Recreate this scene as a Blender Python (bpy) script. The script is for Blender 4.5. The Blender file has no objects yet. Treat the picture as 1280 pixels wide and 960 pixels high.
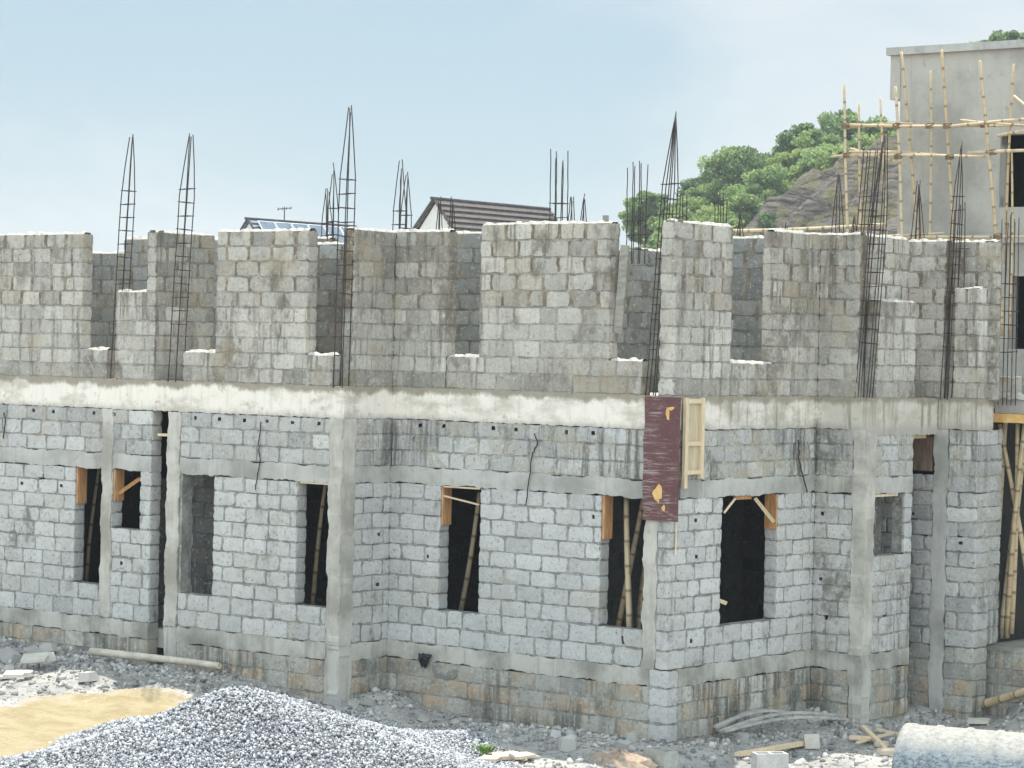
import bpy, math, random
import numpy as np
from mathutils import Vector
HAZE = .00045
random.seed(7); RNG = np.random.default_rng(7)
R = math.radians
S = bpy.context.scene
COL = S.collection

# ------------------------------------------------------------------ camera geometry
TH = R(38); FPX = 3300.0; ROLL = .022; PITCH = .0118
D0 = 36.5; LAT = (841 - 640) * D0 / FPX; EYE = .55
r0 = np.array([math.cos(TH), math.sin(TH), 0.]); d0 = np.array([-math.sin(TH), math.cos(TH), 0.]); UP = np.array([0, 0, 1.])
CAM = -(D0 * d0 + LAT * r0); CAM[2] = EYE
fw = d0 * math.cos(PITCH) - UP * math.sin(PITCH); u1 = UP * math.cos(PITCH) + d0 * math.sin(PITCH)
rt = r0 * math.cos(ROLL) + u1 * math.sin(ROLL); uu = u1 * math.cos(ROLL) - r0 * math.sin(ROLL)
def ray(x, y): return fw + rt * ((x - 640) / FPX) + uu * ((480 - y) / FPX)
def onx(x, y, X): v = ray(x, y); return CAM + v * ((X - CAM[0]) / v[0])
def ony(x, y, Y): v = ray(x, y); return CAM + v * ((Y - CAM[1]) / v[1])
def onz(x, y, Z): v = ray(x, y); return CAM + v * ((Z - CAM[2]) / v[2])
def far(lat, dep, z=0.):                      # a point given by its distance from the camera's standpoint
    p = CAM + r0 * lat + d0 * dep; p[2] = z; return p
def sstep(a, b, x):
    t = min(1., max(0., (x - a) / (b - a))); return t * t * (3 - 2 * t)

# ------------------------------------------------------------------ object helpers
def tag(o, label=None, cat=None, group=None, kind=None):
    if label: o['label'] = label
    if cat: o['category'] = cat
    if group: o['group'] = group
    if kind: o['kind'] = kind
    return o
def empty(name, loc, label, cat, group=None):
    o = bpy.data.objects.new(name, None); COL.objects.link(o); o.location = loc
    o.empty_display_size = .2
    return tag(o, label, cat, group)

class MB:
    def __init__(s): s.v = []; s.f = []; s.c = []; s.sm = []
    def vert(s, p, c=(.5, 0, 0, 0)):
        s.v.append((float(p[0]), float(p[1]), float(p[2]))); s.c.append(c); return len(s.v) - 1
    def face(s, idx, smooth=False): s.f.append(tuple(idx)); s.sm.append(smooth)
    def quad(s, a, b, c, d, col=(.5, 0, 0, 0)):
        i = [s.vert(p, col) for p in (a, b, c, d)]; s.face(i)
    def hexa(s, P, col=(.5, 0, 0, 0)):        # 8 points: bottom ring then top ring
        i = [s.vert(p, col) for p in P]
        for q in ((3, 2, 1, 0), (4, 5, 6, 7), (0, 1, 5, 4), (1, 2, 6, 5), (2, 3, 7, 6), (3, 0, 4, 7)): s.face([i[k] for k in q])
    def box(s, lo, hi, col=(.5, 0, 0, 0)):
        x0, y0, z0 = lo; x1, y1, z1 = hi
        s.hexa([(x0, y0, z0), (x1, y0, z0), (x1, y1, z0), (x0, y1, z0), (x0, y0, z1), (x1, y0, z1), (x1, y1, z1), (x0, y1, z1)], col)
    def obox(s, c, ax, ay, az, col=(.5, 0, 0, 0), jit=0.):   # centre and three half-axes
        c, ax, ay, az = (np.asarray(q, float) for q in (c, ax, ay, az))
        P = []
        for sz in (-1, 1):
            for sx, sy in ((-1, -1), (1, -1), (1, 1), (-1, 1)):
                P.append(c + ax * sx * (1 + random.uniform(-jit, jit)) + ay * sy * (1 + random.uniform(-jit, jit)) + az * sz)
        s.hexa(P, col)
    def tube(s, pts, rad, n=8, col=(.5, 0, 0, 0), caps=True, closed=False, smooth=True):
        pts = [np.asarray(p, float) for p in pts]; m = len(pts)
        if not hasattr(rad, '__len__'): rad = [rad] * m
        rings = []
        prev = None
        for i, p in enumerate(pts):
            if closed: t = pts[(i + 1) % m] - pts[i - 1]
            else: t = pts[min(i + 1, m - 1)] - pts[max(i - 1, 0)]
            t = t / (np.linalg.norm(t) + 1e-9)
            a = prev if prev is not None else (np.array([1., 0, 0]) if abs(t[0]) < .8 else np.array([0, 1., 0]))
            a = a - t * (a @ t); a /= np.linalg.norm(a) + 1e-9; prev = a; b = np.cross(t, a)
            rings.append([s.vert(p + (a * math.cos(k * 2 * math.pi / n) + b * math.sin(k * 2 * math.pi / n)) * rad[i], col) for k in range(n)])
        for i in range(m if closed else m - 1):
            A = rings[i]; B = rings[(i + 1) % m]
            for k in range(n): s.face((A[k], A[(k + 1) % n], B[(k + 1) % n], B[k]), smooth)
        if caps and not closed: s.face(rings[0][::-1]); s.face(rings[-1])
    def build(s, name, mat, parent=None, local=None):
        me = bpy.data.meshes.new(name)
        v = np.array(s.v, float)
        if parent is not None: v = v - np.array(parent_origin(parent))
        elif local is not None: v = v - np.array(local)
        me.from_pydata(v.tolist(), [], s.f)
        at = me.color_attributes.new('tone', 'FLOAT_COLOR', 'POINT')
        at.data.foreach_set('color', np.array(s.c, np.float32).ravel())
        me.polygons.foreach_set('use_smooth', s.sm)
        me.update()
        me.materials.append(mat)
        o = bpy.data.objects.new(name, me); COL.objects.link(o)
        if parent is not None: o.parent = parent
        elif local is not None: o.location = [float(q) for q in local]
        return o
def parent_origin(p):
    o = np.array(p.location, float)
    while p.parent is not None: p = p.parent; o = o + np.array(p.location, float)
    return o
def thing(name, mb, mat, label, cat, group=None, base=None):
    v = np.array(mb.v)
    if base is None: base = ((v[:, 0].min() + v[:, 0].max()) / 2, (v[:, 1].min() + v[:, 1].max()) / 2, v[:, 2].min())
    return tag(mb.build(name, mat, None, base), label, cat, group)

# ------------------------------------------------------------------ materials
class NT:
    def __init__(s, name):
        s.m = bpy.data.materials.new(name); s.m.use_nodes = True; s.t = s.m.node_tree; s.t.nodes.clear()
        s.out = s.t.nodes.new('ShaderNodeOutputMaterial'); s.b = s.t.nodes.new('ShaderNodeBsdfPrincipled')
        s.t.links.new(s.b.outputs[0], s.out.inputs[0]); s.b.inputs['Roughness'].default_value = .9
        s.b.inputs['Specular IOR Level'].default_value = .25
        tc = s.t.nodes.new('ShaderNodeTexCoord'); s.obj = tc.outputs['Object']
        g = s.t.nodes.new('ShaderNodeNewGeometry'); s.pos = g.outputs['Position']; s.nrm = g.outputs['Normal']
    def lk(s, a, b):
        if hasattr(a, 'type') and hasattr(a, 'node'): s.t.links.new(a, b)
        elif isinstance(a, (int, float)): b.default_value = a
        else: b.default_value = tuple(a) + ((1,) if len(a) == 3 and len(b.default_value) == 4 else ())
    def noise(s, vec, scale, detail=4, rough=.55, dist=0.):
        n = s.t.nodes.new('ShaderNodeTexNoise'); s.lk(vec, n.inputs['Vector'])
        n.inputs['Scale'].default_value = scale; n.inputs['Detail'].default_value = detail
        n.inputs['Roughness'].default_value = rough; n.inputs['Distortion'].default_value = dist
        return n.outputs['Fac']
    def vor(s, vec, scale, feat='F1', out='Distance'):
        n = s.t.nodes.new('ShaderNodeTexVoronoi'); n.feature = feat; s.lk(vec, n.inputs['Vector']); n.inputs['Scale'].default_value = scale
        return n.outputs[out]
    def scl(s, vec, sc, loc=(0, 0, 0), rot=(0, 0, 0)):
        n = s.t.nodes.new('ShaderNodeMapping'); s.lk(vec, n.inputs['Vector']); n.inputs['Scale'].default_value = sc
        n.inputs['Location'].default_value = loc; n.inputs['Rotation'].default_value = rot; return n.outputs[0]
    def rng(s, x, a, b, c=0., d=1., smooth=True):
        n = s.t.nodes.new('ShaderNodeMapRange'); n.interpolation_type = 'SMOOTHSTEP' if smooth else 'LINEAR'
        s.lk(x, n.inputs[0])
        for i, q in enumerate((a, b, c, d)): s.lk(q, n.inputs[i + 1])
        return n.outputs[0]
    def math(s, op, a, b=0., clamp=False):
        n = s.t.nodes.new('ShaderNodeMath'); n.operation = op; n.use_clamp = clamp; s.lk(a, n.inputs[0]); s.lk(b, n.inputs[1]); return n.outputs[0]
    def mix(s, f, a, b, mode='MIX'):
        n = s.t.nodes.new('ShaderNodeMix'); n.data_type = 'RGBA'; n.blend_type = mode
        s.lk(f, n.inputs[0]); s.lk(a, n.inputs[6]); s.lk(b, n.inputs[7]); return n.outputs[2]
    def attr(s):
        n = s.t.nodes.new('ShaderNodeAttribute'); n.attribute_name = 'tone'
        q = s.t.nodes.new('ShaderNodeSeparateColor'); s.lk(n.outputs['Color'], q.inputs[0])
        return q.outputs[0], q.outputs[1], q.outputs[2], n.outputs['Alpha']
    def sep(s, v):
        n = s.t.nodes.new('ShaderNodeSeparateXYZ'); s.lk(v, n.inputs[0]); return n.outputs
    def bump(s, h, strength=.4, dist=.01):
        n = s.t.nodes.new('ShaderNodeBump'); n.inputs['Strength'].default_value = strength; n.inputs['Distance'].default_value = dist
        s.lk(h, n.inputs['Height']); s.t.links.new(n.outputs[0], s.b.inputs['Normal'])
    def fin(s, col, rough=None):
        s.lk(col, s.b.inputs['Base Color'])
        if rough is not None: s.lk(rough, s.b.inputs['Roughness'])
        return s.m

def masonry(name, smear=.60, streak=.55, grime=(.42, .60), stc=(.10, .097, .083), mcol=((.185, .183, .165), (.36, .355, .325)), lo=(.27, .27, .258), hi=(.585, .584, .56), smearcol=(.50, .475, .41), warm=.25, gain=1.):
    n = NT(name); P = n.pos
    r, g, b, a = n.attr()
    nm = n.noise(P, 4.5, 7, .62); nf = n.noise(P, 55, 4, .65); nb = n.noise(P, .75, 4); ns = n.noise(n.scl(P, (1, 1, 1), (4.2, 1.1, 7)), 19, 5, .7)
    t = n.math('ADD', r, n.math('MULTIPLY', n.math('SUBTRACT', nm, .5), .75))
    t = n.math('ADD', t, n.math('MULTIPLY', n.math('SUBTRACT', nb, .5), .55))
    col = n.mix(n.math('ADD', t, 0, True), lo, hi)
    col = n.mix(n.math('MULTIPLY', g, n.rng(nm, .30, .58)), col, (.44, .33, .225))
    old = n.mix(n.rng(nm, .35, .65), *mcol); new = n.mix(n.rng(nm, .4, .6), (.155, .125, .085), (.31, .26, .19))
    mort = n.mix(a, old, new)
    col = n.mix(b, col, mort)
    # fresh brown mortar that ran down over the upper blocks
    run = n.math('MULTIPLY', a, n.rng(n.noise(n.scl(P, (1, 1, .6)), 3.1, 4, .6), .52, .68))
    col = n.mix(n.math('MULTIPLY', run, .6), col, (.20, .165, .12))
    # cement smeared across joints
    sm = n.rng(n.noise(n.scl(P, (1, 1, 1.5), (3, 9, 1)), 1.9, 7, .66, .4), smear, smear + .07)
    sm = n.math('MULTIPLY', sm, n.math('SUBTRACT', 1, a))
    col = n.mix(n.math('MULTIPLY', sm, .8), col, n.mix(ns, (.29, .28, .245), smearcol))
    # rain streaks and grime
    st = n.rng(n.noise(n.scl(P, (6.5, 6.5, .5)), 1.0, 6, .7), streak, streak + .16)
    st = n.math('MULTIPLY', st, n.rng(n.noise(P, .55, 2), *grime))
    col = n.mix(n.math('MULTIPLY', st, .85), col, stc)
    dm = n.rng(n.noise(n.scl(P, (1, 1, .55), (9, 2, 4)), 1.5, 6, .62), grime[0] + .13, grime[1] + .06, 0, .75); col = n.mix(n.math('MULTIPLY', dm, n.rng(nm, .36, .58)), col, tuple(q * 1.25 for q in stc))
    lt = n.rng(n.noise(n.scl(P, (9, 9, .7), (5, 2, 0)), 1.0, 5, .7), .60, .70)
    lt = n.math('MULTIPLY', lt, n.rng(n.noise(n.scl(P, (1, 1, 1), (8, 1, 3)), .7, 2), .50, .62))
    col = n.mix(n.math('MULTIPLY', lt, .6), col, (.52, .50, .45))
    col = n.mix(n.rng(ns, .56, .70, 0, .6), col, (.66, .65, .61)); col = n.mix(n.rng(ns, .46, .30, 0, .75), col, (.15, .148, .135))
    pv = n.vor(n.scl(P, (1, 1, 1), (2, 5, 1)), 33); col = n.mix(n.math('MULTIPLY', n.rng(pv, .22, .08), n.rng(nm, .45, .6)), col, (.13, .125, .11))
    wr = n.rng(n.noise(n.scl(P, (1, 1, 1.3), (7, 3, 5)), 1.25, 6, .65), .55, .66, 0, warm); col = n.mix(wr, col, (.36, .30, .205))
    col = n.mix(n.rng(nf, .64, .74, 0, .6), col, (.12, .12, .11)); col = n.mix(n.rng(nf, .36, .27, 0, .35), col, (.55, .54, .5))
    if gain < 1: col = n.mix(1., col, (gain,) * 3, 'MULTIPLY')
    n.bump(n.math('ADD', n.math('MULTIPLY', nm, .8), n.math('ADD', n.math('MULTIPLY', ns, .5), n.math('MULTIPLY', nf, .35))), .75, .022)
    return n.fin(col, .92)

def concrete(name, base=(.44, .42, .365), dark=(.22, .205, .17), dirt_top=None, amt=.5, streaky=.5):
    n = NT(name); P = n.pos
    nb = n.noise(P, 1.1, 6, .62); nm = n.noise(P, 7, 6, .65); nf = n.noise(P, 60, 3, .6); nv = n.noise(n.scl(P, (7, 7, .45)), 1.0, 6, .7)
    col = n.mix(n.rng(nb, .38, .66, 0, amt), base, dark)
    col = n.mix(n.rng(nv, .5, .68, 0, streaky), col, dark)
    col = n.mix(n.rng(nv, .42, .30, 0, .35), col, tuple(min(.62, q * 1.25) for q in base))
    col = n.mix(n.rng(nm, .55, .72, 0, .55), col, tuple(q * .55 for q in base))
    col = n.mix(n.rng(nf, .66, .75, 0, .6), col, (.1, .1, .09))
    if dirt_top is not None:
        z = n.sep(P)[2]
        e = n.math('ADD', z, n.math('MULTIPLY', n.math('SUBTRACT', n.noise(n.scl(P, (2.2, 2.2, 1.2)), 1.0, 6, .7), .5), .22))
        col = n.mix(n.rng(e, dirt_top - .12, dirt_top - .03, 0, .85), col, n.mix(nm, (.13, .115, .08), (.31, .27, .20)))
    n.bump(n.math('ADD', nm, n.math('MULTIPLY', nf, .4)), .6, .015)
    return n.fin(col, .9)

def beam_mat():
    n = NT('ring_beam_render'); P = n.pos
    x, y, z = n.sep(P)
    nm = n.noise(P, 7, 6, .65); nf = n.noise(P, 50, 4, .6); nb = n.noise(n.scl(P, (1, 1, 2)), 1.3, 6, .65)
    nv = n.noise(n.scl(P, (6.5, 6.5, .35)), 1.0, 6, .7)
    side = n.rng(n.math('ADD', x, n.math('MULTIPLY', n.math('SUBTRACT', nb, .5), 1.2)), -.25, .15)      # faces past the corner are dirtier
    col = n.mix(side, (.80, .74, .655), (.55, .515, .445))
    col = n.mix(n.rng(nb, .44, .64, 0, .6), col, (.36, .325, .25))
    col = n.mix(n.math('MULTIPLY', n.rng(nv, .48, .64, 0, .8), n.math('ADD', .22, n.math('MULTIPLY', side, .78))), col, (.20, .185, .145))
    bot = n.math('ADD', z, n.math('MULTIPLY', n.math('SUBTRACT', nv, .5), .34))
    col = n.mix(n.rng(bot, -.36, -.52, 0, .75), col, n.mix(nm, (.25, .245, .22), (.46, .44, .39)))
    top = n.math('ADD', z, n.math('MULTIPLY', n.math('SUBTRACT', n.noise(n.scl(P, (1.6, 1.6, .9)), 1.0, 7, .72), .5), .42))
    col = n.mix(n.rng(top, -.13, -.05, 0, .9), col, n.mix(nm, (.17, .145, .10), (.36, .32, .245)))
    col = n.mix(n.rng(nm, .60, .70, 0, .5), col, (.24, .22, .18))
    col = n.mix(n.rng(nf, .68, .76, 0, .65), col, (.08, .08, .07))
    n.bump(n.math('ADD', nm, n.math('MULTIPLY', nf, .35)), .5, .012)
    return n.fin(col, .88)

def simple(name, c1, c2, scale=6, rough=.85, bump=.3, stretch=(1, 1, 1), fine=40, dist=.008, spec=None, tone=0.):
    n = NT(name); P = n.scl(n.obj, stretch)
    a = n.noise(P, scale, 6, .62); f = n.noise(P, fine, 4, .6)
    fac = n.rng(a, .33, .67)
    if tone: fac = n.math('ADD', n.math('MULTIPLY', fac, 1 - tone), n.math('MULTIPLY', n.attr()[0], tone), True)
    col = n.mix(fac, c1, c2)
    col = n.mix(n.rng(f, .58, .72, 0, .5), col, tuple(q * .45 for q in c1))
    n.bump(n.math('ADD', a, n.math('MULTIPLY', f, .5)), bump, dist)
    if spec is not None: n.b.inputs['Specular IOR Level'].default_value = spec
    return n.fin(col, rough)

M = {}
M['wall'] = masonry('block_masonry', .60, .58, (.45, .64))
M['wallR'] = masonry('block_masonry_smeared', .475, .46, warm=.45)
M['up'] = masonry('block_masonry_upper', .60, .50, (.38, .56), (.115, .10, .075), ((.22, .215, .19), (.40, .39, .35)), (.245, .23, .20), (.595, .56, .49), (.54, .50, .43), .5)
M['found'] = masonry('foundation_masonry', .50, .43, (.40, .60), (.09, .09, .075), ((.2, .195, .17), (.36, .35, .31)), (.20, .203, .185), (.53, .515, .455), (.46, .445, .39), .55)
M['room_shade'] = masonry('shade_darkened_masonry', .64, .6, (.42, .60), (.03, .03, .03), ((.2, .2, .2), (.3, .3, .3)), (.12, .125, .12), (.30, .30, .29), (.3, .3, .28), gain=.2)  # block colour darkened: the shade of the rooms is put into it
M['duct'] = masonry('duct_masonry_shade', .64, .55, (.40, .58), (.05, .05, .045), ((.08, .08, .075), (.15, .15, .14)), (.08, .082, .078), (.22, .222, .21), (.2, .2, .18))  # darker copy of the partition masonry, recess shade put into its colour
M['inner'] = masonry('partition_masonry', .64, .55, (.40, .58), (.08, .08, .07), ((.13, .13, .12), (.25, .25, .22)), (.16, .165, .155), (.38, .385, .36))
M['beam'] = beam_mat()
M['band'] = concrete('rough_concrete_band', (.475, .465, .43), (.27, .265, .24), None, .85, .3)
M['plinth'] = concrete('plinth_concrete', (.49, .472, .42), (.20, .195, .17), None, .85, .5)
M['col'] = concrete('column_concrete', (.54, .518, .46), (.28, .265, .225), None, .85, .42)
M['slab'] = concrete('slab_concrete', (.40, .39, .36), (.25, .24, .21), None, .5, .3)
M['steel'] = simple('rebar_steel', (.032, .029, .030), (.085, .06, .047), 14, .7, .1)
M['bamboo'] = None
def bamboo_mat():
    n = NT('bamboo'); P = n.obj
    r, g, b, a = n.attr()
    f = n.noise(P, 9, 5, .6); f2 = n.noise(P, 45, 3)
    col = n.mix(r, (.50, .37, .215), (.63, .53, .37)); col = n.mix(n.rng(f, .5, .72, 0, .7), col, (.36, .22, .10))
    col = n.mix(b, col, (.10, .065, .03)); col = n.mix(n.rng(f2, .6, .75, 0, .4), col, (.25, .17, .09))
    return n.fin(col, .55)
M['bamboo'] = bamboo_mat()
M['timber'] = simple('pale_timber', (.60, .46, .29), (.72, .60, .42), 5, .8, .3, (9, 9, 1))
M['ply'] = simple('weathered_plywood', (.36, .17, .07), (.56, .31, .14), 4, .8, .3, (5, 5, 1))
M['plydark'] = simple('dull_brown_plywood', (.13, .085, .06), (.22, .15, .11), 4, .8, .3, (5, 5, 1))
M['plygrey'] = simple('grey_old_board', (.22, .21, .18), (.36, .34, .29), 4, .85, .3, (1, 4, 4))
M['ext'] = simple('pale_plywood_panel', (.46, .38, .26), (.56, .48, .34), 3, .85, .2, (6, 6, 1))
M['black'] = simple('black_plastic', (.012, .013, .016), (.03, .03, .035), 10, .45, .2)
M['leaf'] = None

# ------------------------------------------------------------------ block walls
def shell(mb, O, u, n, a, b, z0, z1, col, hole=None, big=1.):
    """one block face: uneven front grid, worn edge, sides running back into the mortar"""
    nx, nz = (5, 3) if hole is None else (7, 4)
    if b - a < .16 and hole is None: nx = 2
    u = np.asarray(u, float); n = np.asarray(n, float)
    dep = random.uniform(-.004, .005); tu = random.uniform(-.006, .006); tz = random.uniform(-.005, .005)
    us = [a + (b - a) * i / nx for i in range(nx + 1)]; zs = [z0 + (z1 - z0) * i / nz for i in range(nz + 1)]
    G = {}
    for i in range(nx + 1):
        for j in range(nz + 1):
            edge = i in (0, nx) or j in (0, nz)
            ju = random.uniform(-.007, .007); jz = random.uniform(-.0065, .0065); jd = random.uniform(-.003, .003)
            if edge:
                cu = (us[i] - (a + b) / 2); cz = (zs[j] - (z0 + z1) / 2)
                ins = .006 + (.016 if random.random() < .16 else 0)
                if i in (0, nx): ju -= math.copysign(ins, cu)
                if j in (0, nz): jz -= math.copysign(ins * .8, cz)
                if i in (0, nx) and j in (0, nz): ju -= math.copysign(random.uniform(0, .014), cu); jz -= math.copysign(random.uniform(0, .01), cz)
                jd -= .003
            d = dep + jd + tu * (i / nx - .5) + tz * (j / nz - .5)
            G[i, j] = mb.vert(O + u * (us[i] + ju) + UP * (zs[j] + jz) + n * d, col)
    skip = None
    if hole is not None:
        hi = min(nx - 2, max(1, int((hole[0] - a) / (b - a) * nx))); hj = min(nz - 2, max(1, int((hole[1] - z0) / (z1 - z0) * nz))); skip = (hi, hj)
    for i in range(nx):
        for j in range(nz):
            if (i, j) == skip: continue
            mb.face((G[i, j], G[i + 1, j], G[i + 1, j + 1], G[i, j + 1]))
    ring = [(i, 0) for i in range(nx)] + [(nx, j) for j in range(nz)] + [(i, nz) for i in range(nx, 0, -1)] + [(0, j) for j in range(nz, 0, -1)]
    mid = []; bk = []
    for (i, j) in ring:
        p = np.array(mb.v[G[i, j]]); cu = us[i] - (a + b) / 2; cz = zs[j] - (z0 + z1) / 2
        o = u * (math.copysign(.005, cu) if i in (0, nx) else 0) + UP * (math.copysign(.004, cz) if j in (0, nz) else 0)
        mid.append(mb.vert(p + o - n * .008, col)); bk.append(mb.vert(p + o - n * .045, col))
    m = len(ring)
    for k in range(m):
        q = (k + 1) % m
        mb.face((G[ring[q]], G[ring[k]], mid[k], mid[q])); mb.face((mid[q], mid[k], bk[k], bk[q]))

def tone_default(u, z, row): return (random.gauss(.55, .17), 0., 0., 0.)
def face_blocks(mb, O, u, n, W, zs, openings=(), tone=tone_default, L=.475, joint=.027, phase=0., holes=(), start=0., jh0=.019):
    for ri in range(len(zs) - 1):
        z0, z1 = zs[ri], zs[ri + 1]; zm = (z0 + z1) / 2
        iv = [(start, W)]
        for (a, b, c, d) in openings:
            if c < zm < d:
                nv = []
                for (p, q) in iv:
                    if b <= p or a >= q: nv.append((p, q)); continue
                    if a > p: nv.append((p, a))
                    if b < q: nv.append((b, q))
                iv = nv
        t0 = tone((O @ u if False else 0), zm, ri)
        fresh = t0[3]
        jv = joint * (1.0 + .75 * fresh * random.uniform(.3, 1.6)); jh = jh0 - .003 * fresh
        if fresh > .5:
            for (p, q) in iv:
                k = max(1, int((q - p) / .3)); pr = None
                for e in range(k + 1):
                    uv = p + .014 + (q - p - .028) * e / k
                    w = [mb.vert(O + np.asarray(u) * uv + UP * (z0 + (.016 if ri else .02) * sg + random.uniform(-.003, .003)) - np.asarray(n) * .0095, (.5, 0, 1, .25)) for sg in (-1, 1)]
                    if pr: mb.face((pr[0], w[0], w[1], pr[1]))
                    pr = w
        for (p, q) in iv:
            x = p - ((L * .5) if (ri + int(phase * 2)) % 2 else 0.) - random.uniform(0, .05)
            pend = None
            while x < q:
                l = L * random.choice((1, 1, 1, 1, 1, 1, 1, 1.02, 1.02, .97, .97, .94, .62)) + random.uniform(-.012, .012)
                a, b = max(p, x), min(q, x + l)
                if q - b < .11: b = q; l = q - x + .01
                if b - p < .11: x += l; pend = p; continue
                if pend is not None: a = pend; pend = None
                x += l
                ia = 0.002 if a == p else jv / 2; ib = 0.002 if b == q else jv / 2
                c = tone(a, zm, ri); h = None
                for hh in holes:
                    if a + .06 < hh[0] < b - .06 and z0 + .05 < hh[1] < z1 - .05: h = hh
                dz = random.uniform(-.007, .007)
                shell(mb, O, u, n, a + ia, b - ib, z0 + jh / 2 + dz, z1 - jh / 2 + dz, c, h)

def core(mb, O, u, n, W, z0, z1, openings, thick, freshz=None, rec=.012, holes=(), zcuts=()):
    ops = list(openings) + [(h[0] - .05, h[0] + .05, h[1] - .045, h[1] + .045) for h in holes]
    us = sorted({0., W, *[min(W, max(0, q)) for o in ops for q in o[:2]]})
    zz = sorted({z0, z1, *[min(z1, max(z0, q)) for o in ops for q in o[2:]], *[q for q in zcuts if z0 < q < z1]})
    us = [q for i, q in enumerate(us) if i == 0 or q - us[i - 1] > 1e-4]; zz = [q for i, q in enumerate(zz) if i == 0 or q - zz[i - 1] > 1e-4]
    sol = {}
    for i in range(len(us) - 1):
        for j in range(len(zz) - 1):
            cu = (us[i] + us[i + 1]) / 2; cz = (zz[j] + zz[j + 1]) / 2
            sol[i, j] = not any(a < cu < b and c < cz < d for a, b, c, d in ops)
    def P(uv, z, t):
        return O + u * uv + UP * z - n * t
    for (i, j), s in sol.items():
        if not s: continue
        fz = 1. if freshz is not None and (zz[j] + zz[j + 1]) / 2 > freshz else 0.
        c = (.5, 0, 1., fz)
        er = rec + .004 if rec else 0
        ua = us[i] + (er if not sol.get((i - 1, j)) else 0); ub = us[i + 1] - (er if not sol.get((i + 1, j)) else 0)
        za = zz[j] + (rec if (j > 0 and not sol.get((i, j - 1))) else 0); zb = zz[j + 1] - (rec if not sol.get((i, j + 1)) else 0)
        mb.quad(P(ua, za, rec), P(ub, za, rec), P(ub, zb, rec), P(ua, zb, rec), c)
        mb.quad(P(ub, za, thick), P(ua, za, thick), P(ua, zb, thick), P(ub, zb, thick), c)
        if not sol.get((i - 1, j)): mb.quad(P(ua, za, thick), P(ua, za, rec), P(ua, zb, rec), P(ua, zb, thick), c)
        if not sol.get((i + 1, j)): mb.quad(P(ub, za, rec), P(ub, za, thick), P(ub, zb, thick), P(ub, zb, rec), c)
        if not sol.get((i, j - 1)): mb.quad(P(ua, za, thick), P(ub, za, thick), P(ub, za, rec), P(ua, za, rec), c)
        if not sol.get((i, j + 1)): mb.quad(P(ua, zb, rec), P(ub, zb, rec), P(ub, zb, thick), P(ua, zb, thick), c)

X = np.array([1., 0, 0]); Y = np.array([0, 1., 0])
LOW = [-3.80, -3.535, -3.27] + [-3.27 + .23 * k for k in range(1, 9)]
TOPROWS = [-1.18, -.943, -.706, -.47]
UPZ = [.242 * k for k in range(11)]
FND = [-5.30, -5.05, -4.80, -4.55, -4.30, -4.05]
def low_tone(u, z, r): return (random.gauss(.66, .08), 0.06 if random.random() < .06 else 0., 0., 0.)
def top_tone(u, z, r): return (random.gauss(.53, .17), random.choice((0, 0, 0, 0, .12)), 0., 0.)
def up_tone(u, z, r):
    if z > 1.16: return (random.gauss(.52, .15), random.choice((0, 0, .1, .25)), 0., 1.)
    if z < .25: return (random.gauss(.38, .17), random.choice((0, 0, .1)), 0., 0.)
    return (random.gauss(.62, .13), random.choice((0, 0, 0, .1)), 0., 0.)
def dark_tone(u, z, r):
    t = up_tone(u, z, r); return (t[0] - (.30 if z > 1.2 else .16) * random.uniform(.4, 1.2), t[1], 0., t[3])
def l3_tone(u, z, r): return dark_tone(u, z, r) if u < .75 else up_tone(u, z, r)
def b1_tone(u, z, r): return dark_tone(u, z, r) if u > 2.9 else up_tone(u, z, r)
def in_tone(u, z, r): return (random.gauss(.42, .17), random.choice((0, 0, .1)), 0., 1. if z > .9 else .4)
def fnd_tone(u, z, r):
    w = {1: .1, 2: .45, 3: 1.0, 4: .25}.get(r, .05)
    return (random.gauss(.5, .27), min(1, max(0, random.gauss(w, .4))) if random.random() < .7 else 0., 0., 0.)

HOUSE = empty('unfinished_building', (0, 0, -4.8), 'unfinished two storey grey concrete block building with bare rebar columns and empty window openings', 'building')

def wall(name, O, u, n, W, zs, openings, mat, tone, thick=.225, holes=(), freshz=None, phase=0., ends=(), L=.47):
    """ends: list of (u position, +1/-1 the way it faces, z0, z1): jambs whose block ends show"""
    mb = MB(); O = np.array(O, float)
    core(mb, O, u, n, W, zs[0], zs[-1], openings, thick, freshz, holes=holes)
    face_blocks(mb, O, u, n, W, zs, openings, tone, holes=holes, phase=phase, L=L)
    for (up_, sgn, a, b) in ends:
        rows = [z for z in zs if a - .01 <= z <= b + .01]
        Oe = O + u * (up_) - (n * .004 if True else 0)
        face_blocks(mb, Oe, -n, u * sgn, thick, rows, (), tone, L=.9, phase=0, start=.0)
    return mb.build(name, mat, HOUSE)

def lumps(name, pts, mat, h=.03, w=.1):       # ragged mortar left along the top of a wall
    mb = MB()
    for (a, b) in pts:
        a = np.array(a, float); b = np.array(b, float); L = np.linalg.norm(b - a); k = max(2, int(L / .05))
        t = (b - a) / L; s = np.cross(UP, t)
        prev = None
        for i in range(k + 1):
            p = a + (b - a) * i / k
            hh = h * random.uniform(.1, 1.); ww = w * random.uniform(.75, 1.05)
            q = [mb.vert(p + s * ww + UP * -.012, (.8, 0, 0, 0)), mb.vert(p + s * ww * .6 + UP * hh, (.8, 0, 0, 0)), mb.vert(p - s * ww * .6 + UP * hh * random.uniform(.6, 1.1), (.8, 0, 0, 0)), mb.vert(p - s * ww + UP * -.012, (.8, 0, 0, 0))]
            if prev:
                for j in range(3): mb.face((prev[j], prev[j + 1], q[j + 1], q[j]))
            prev = q
    return mb.build(name, mat, HOUSE)
M['mort'] = concrete('mortar_bed', (.50, .48, .43), (.33, .31, .27), None, .4, .2)

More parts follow.
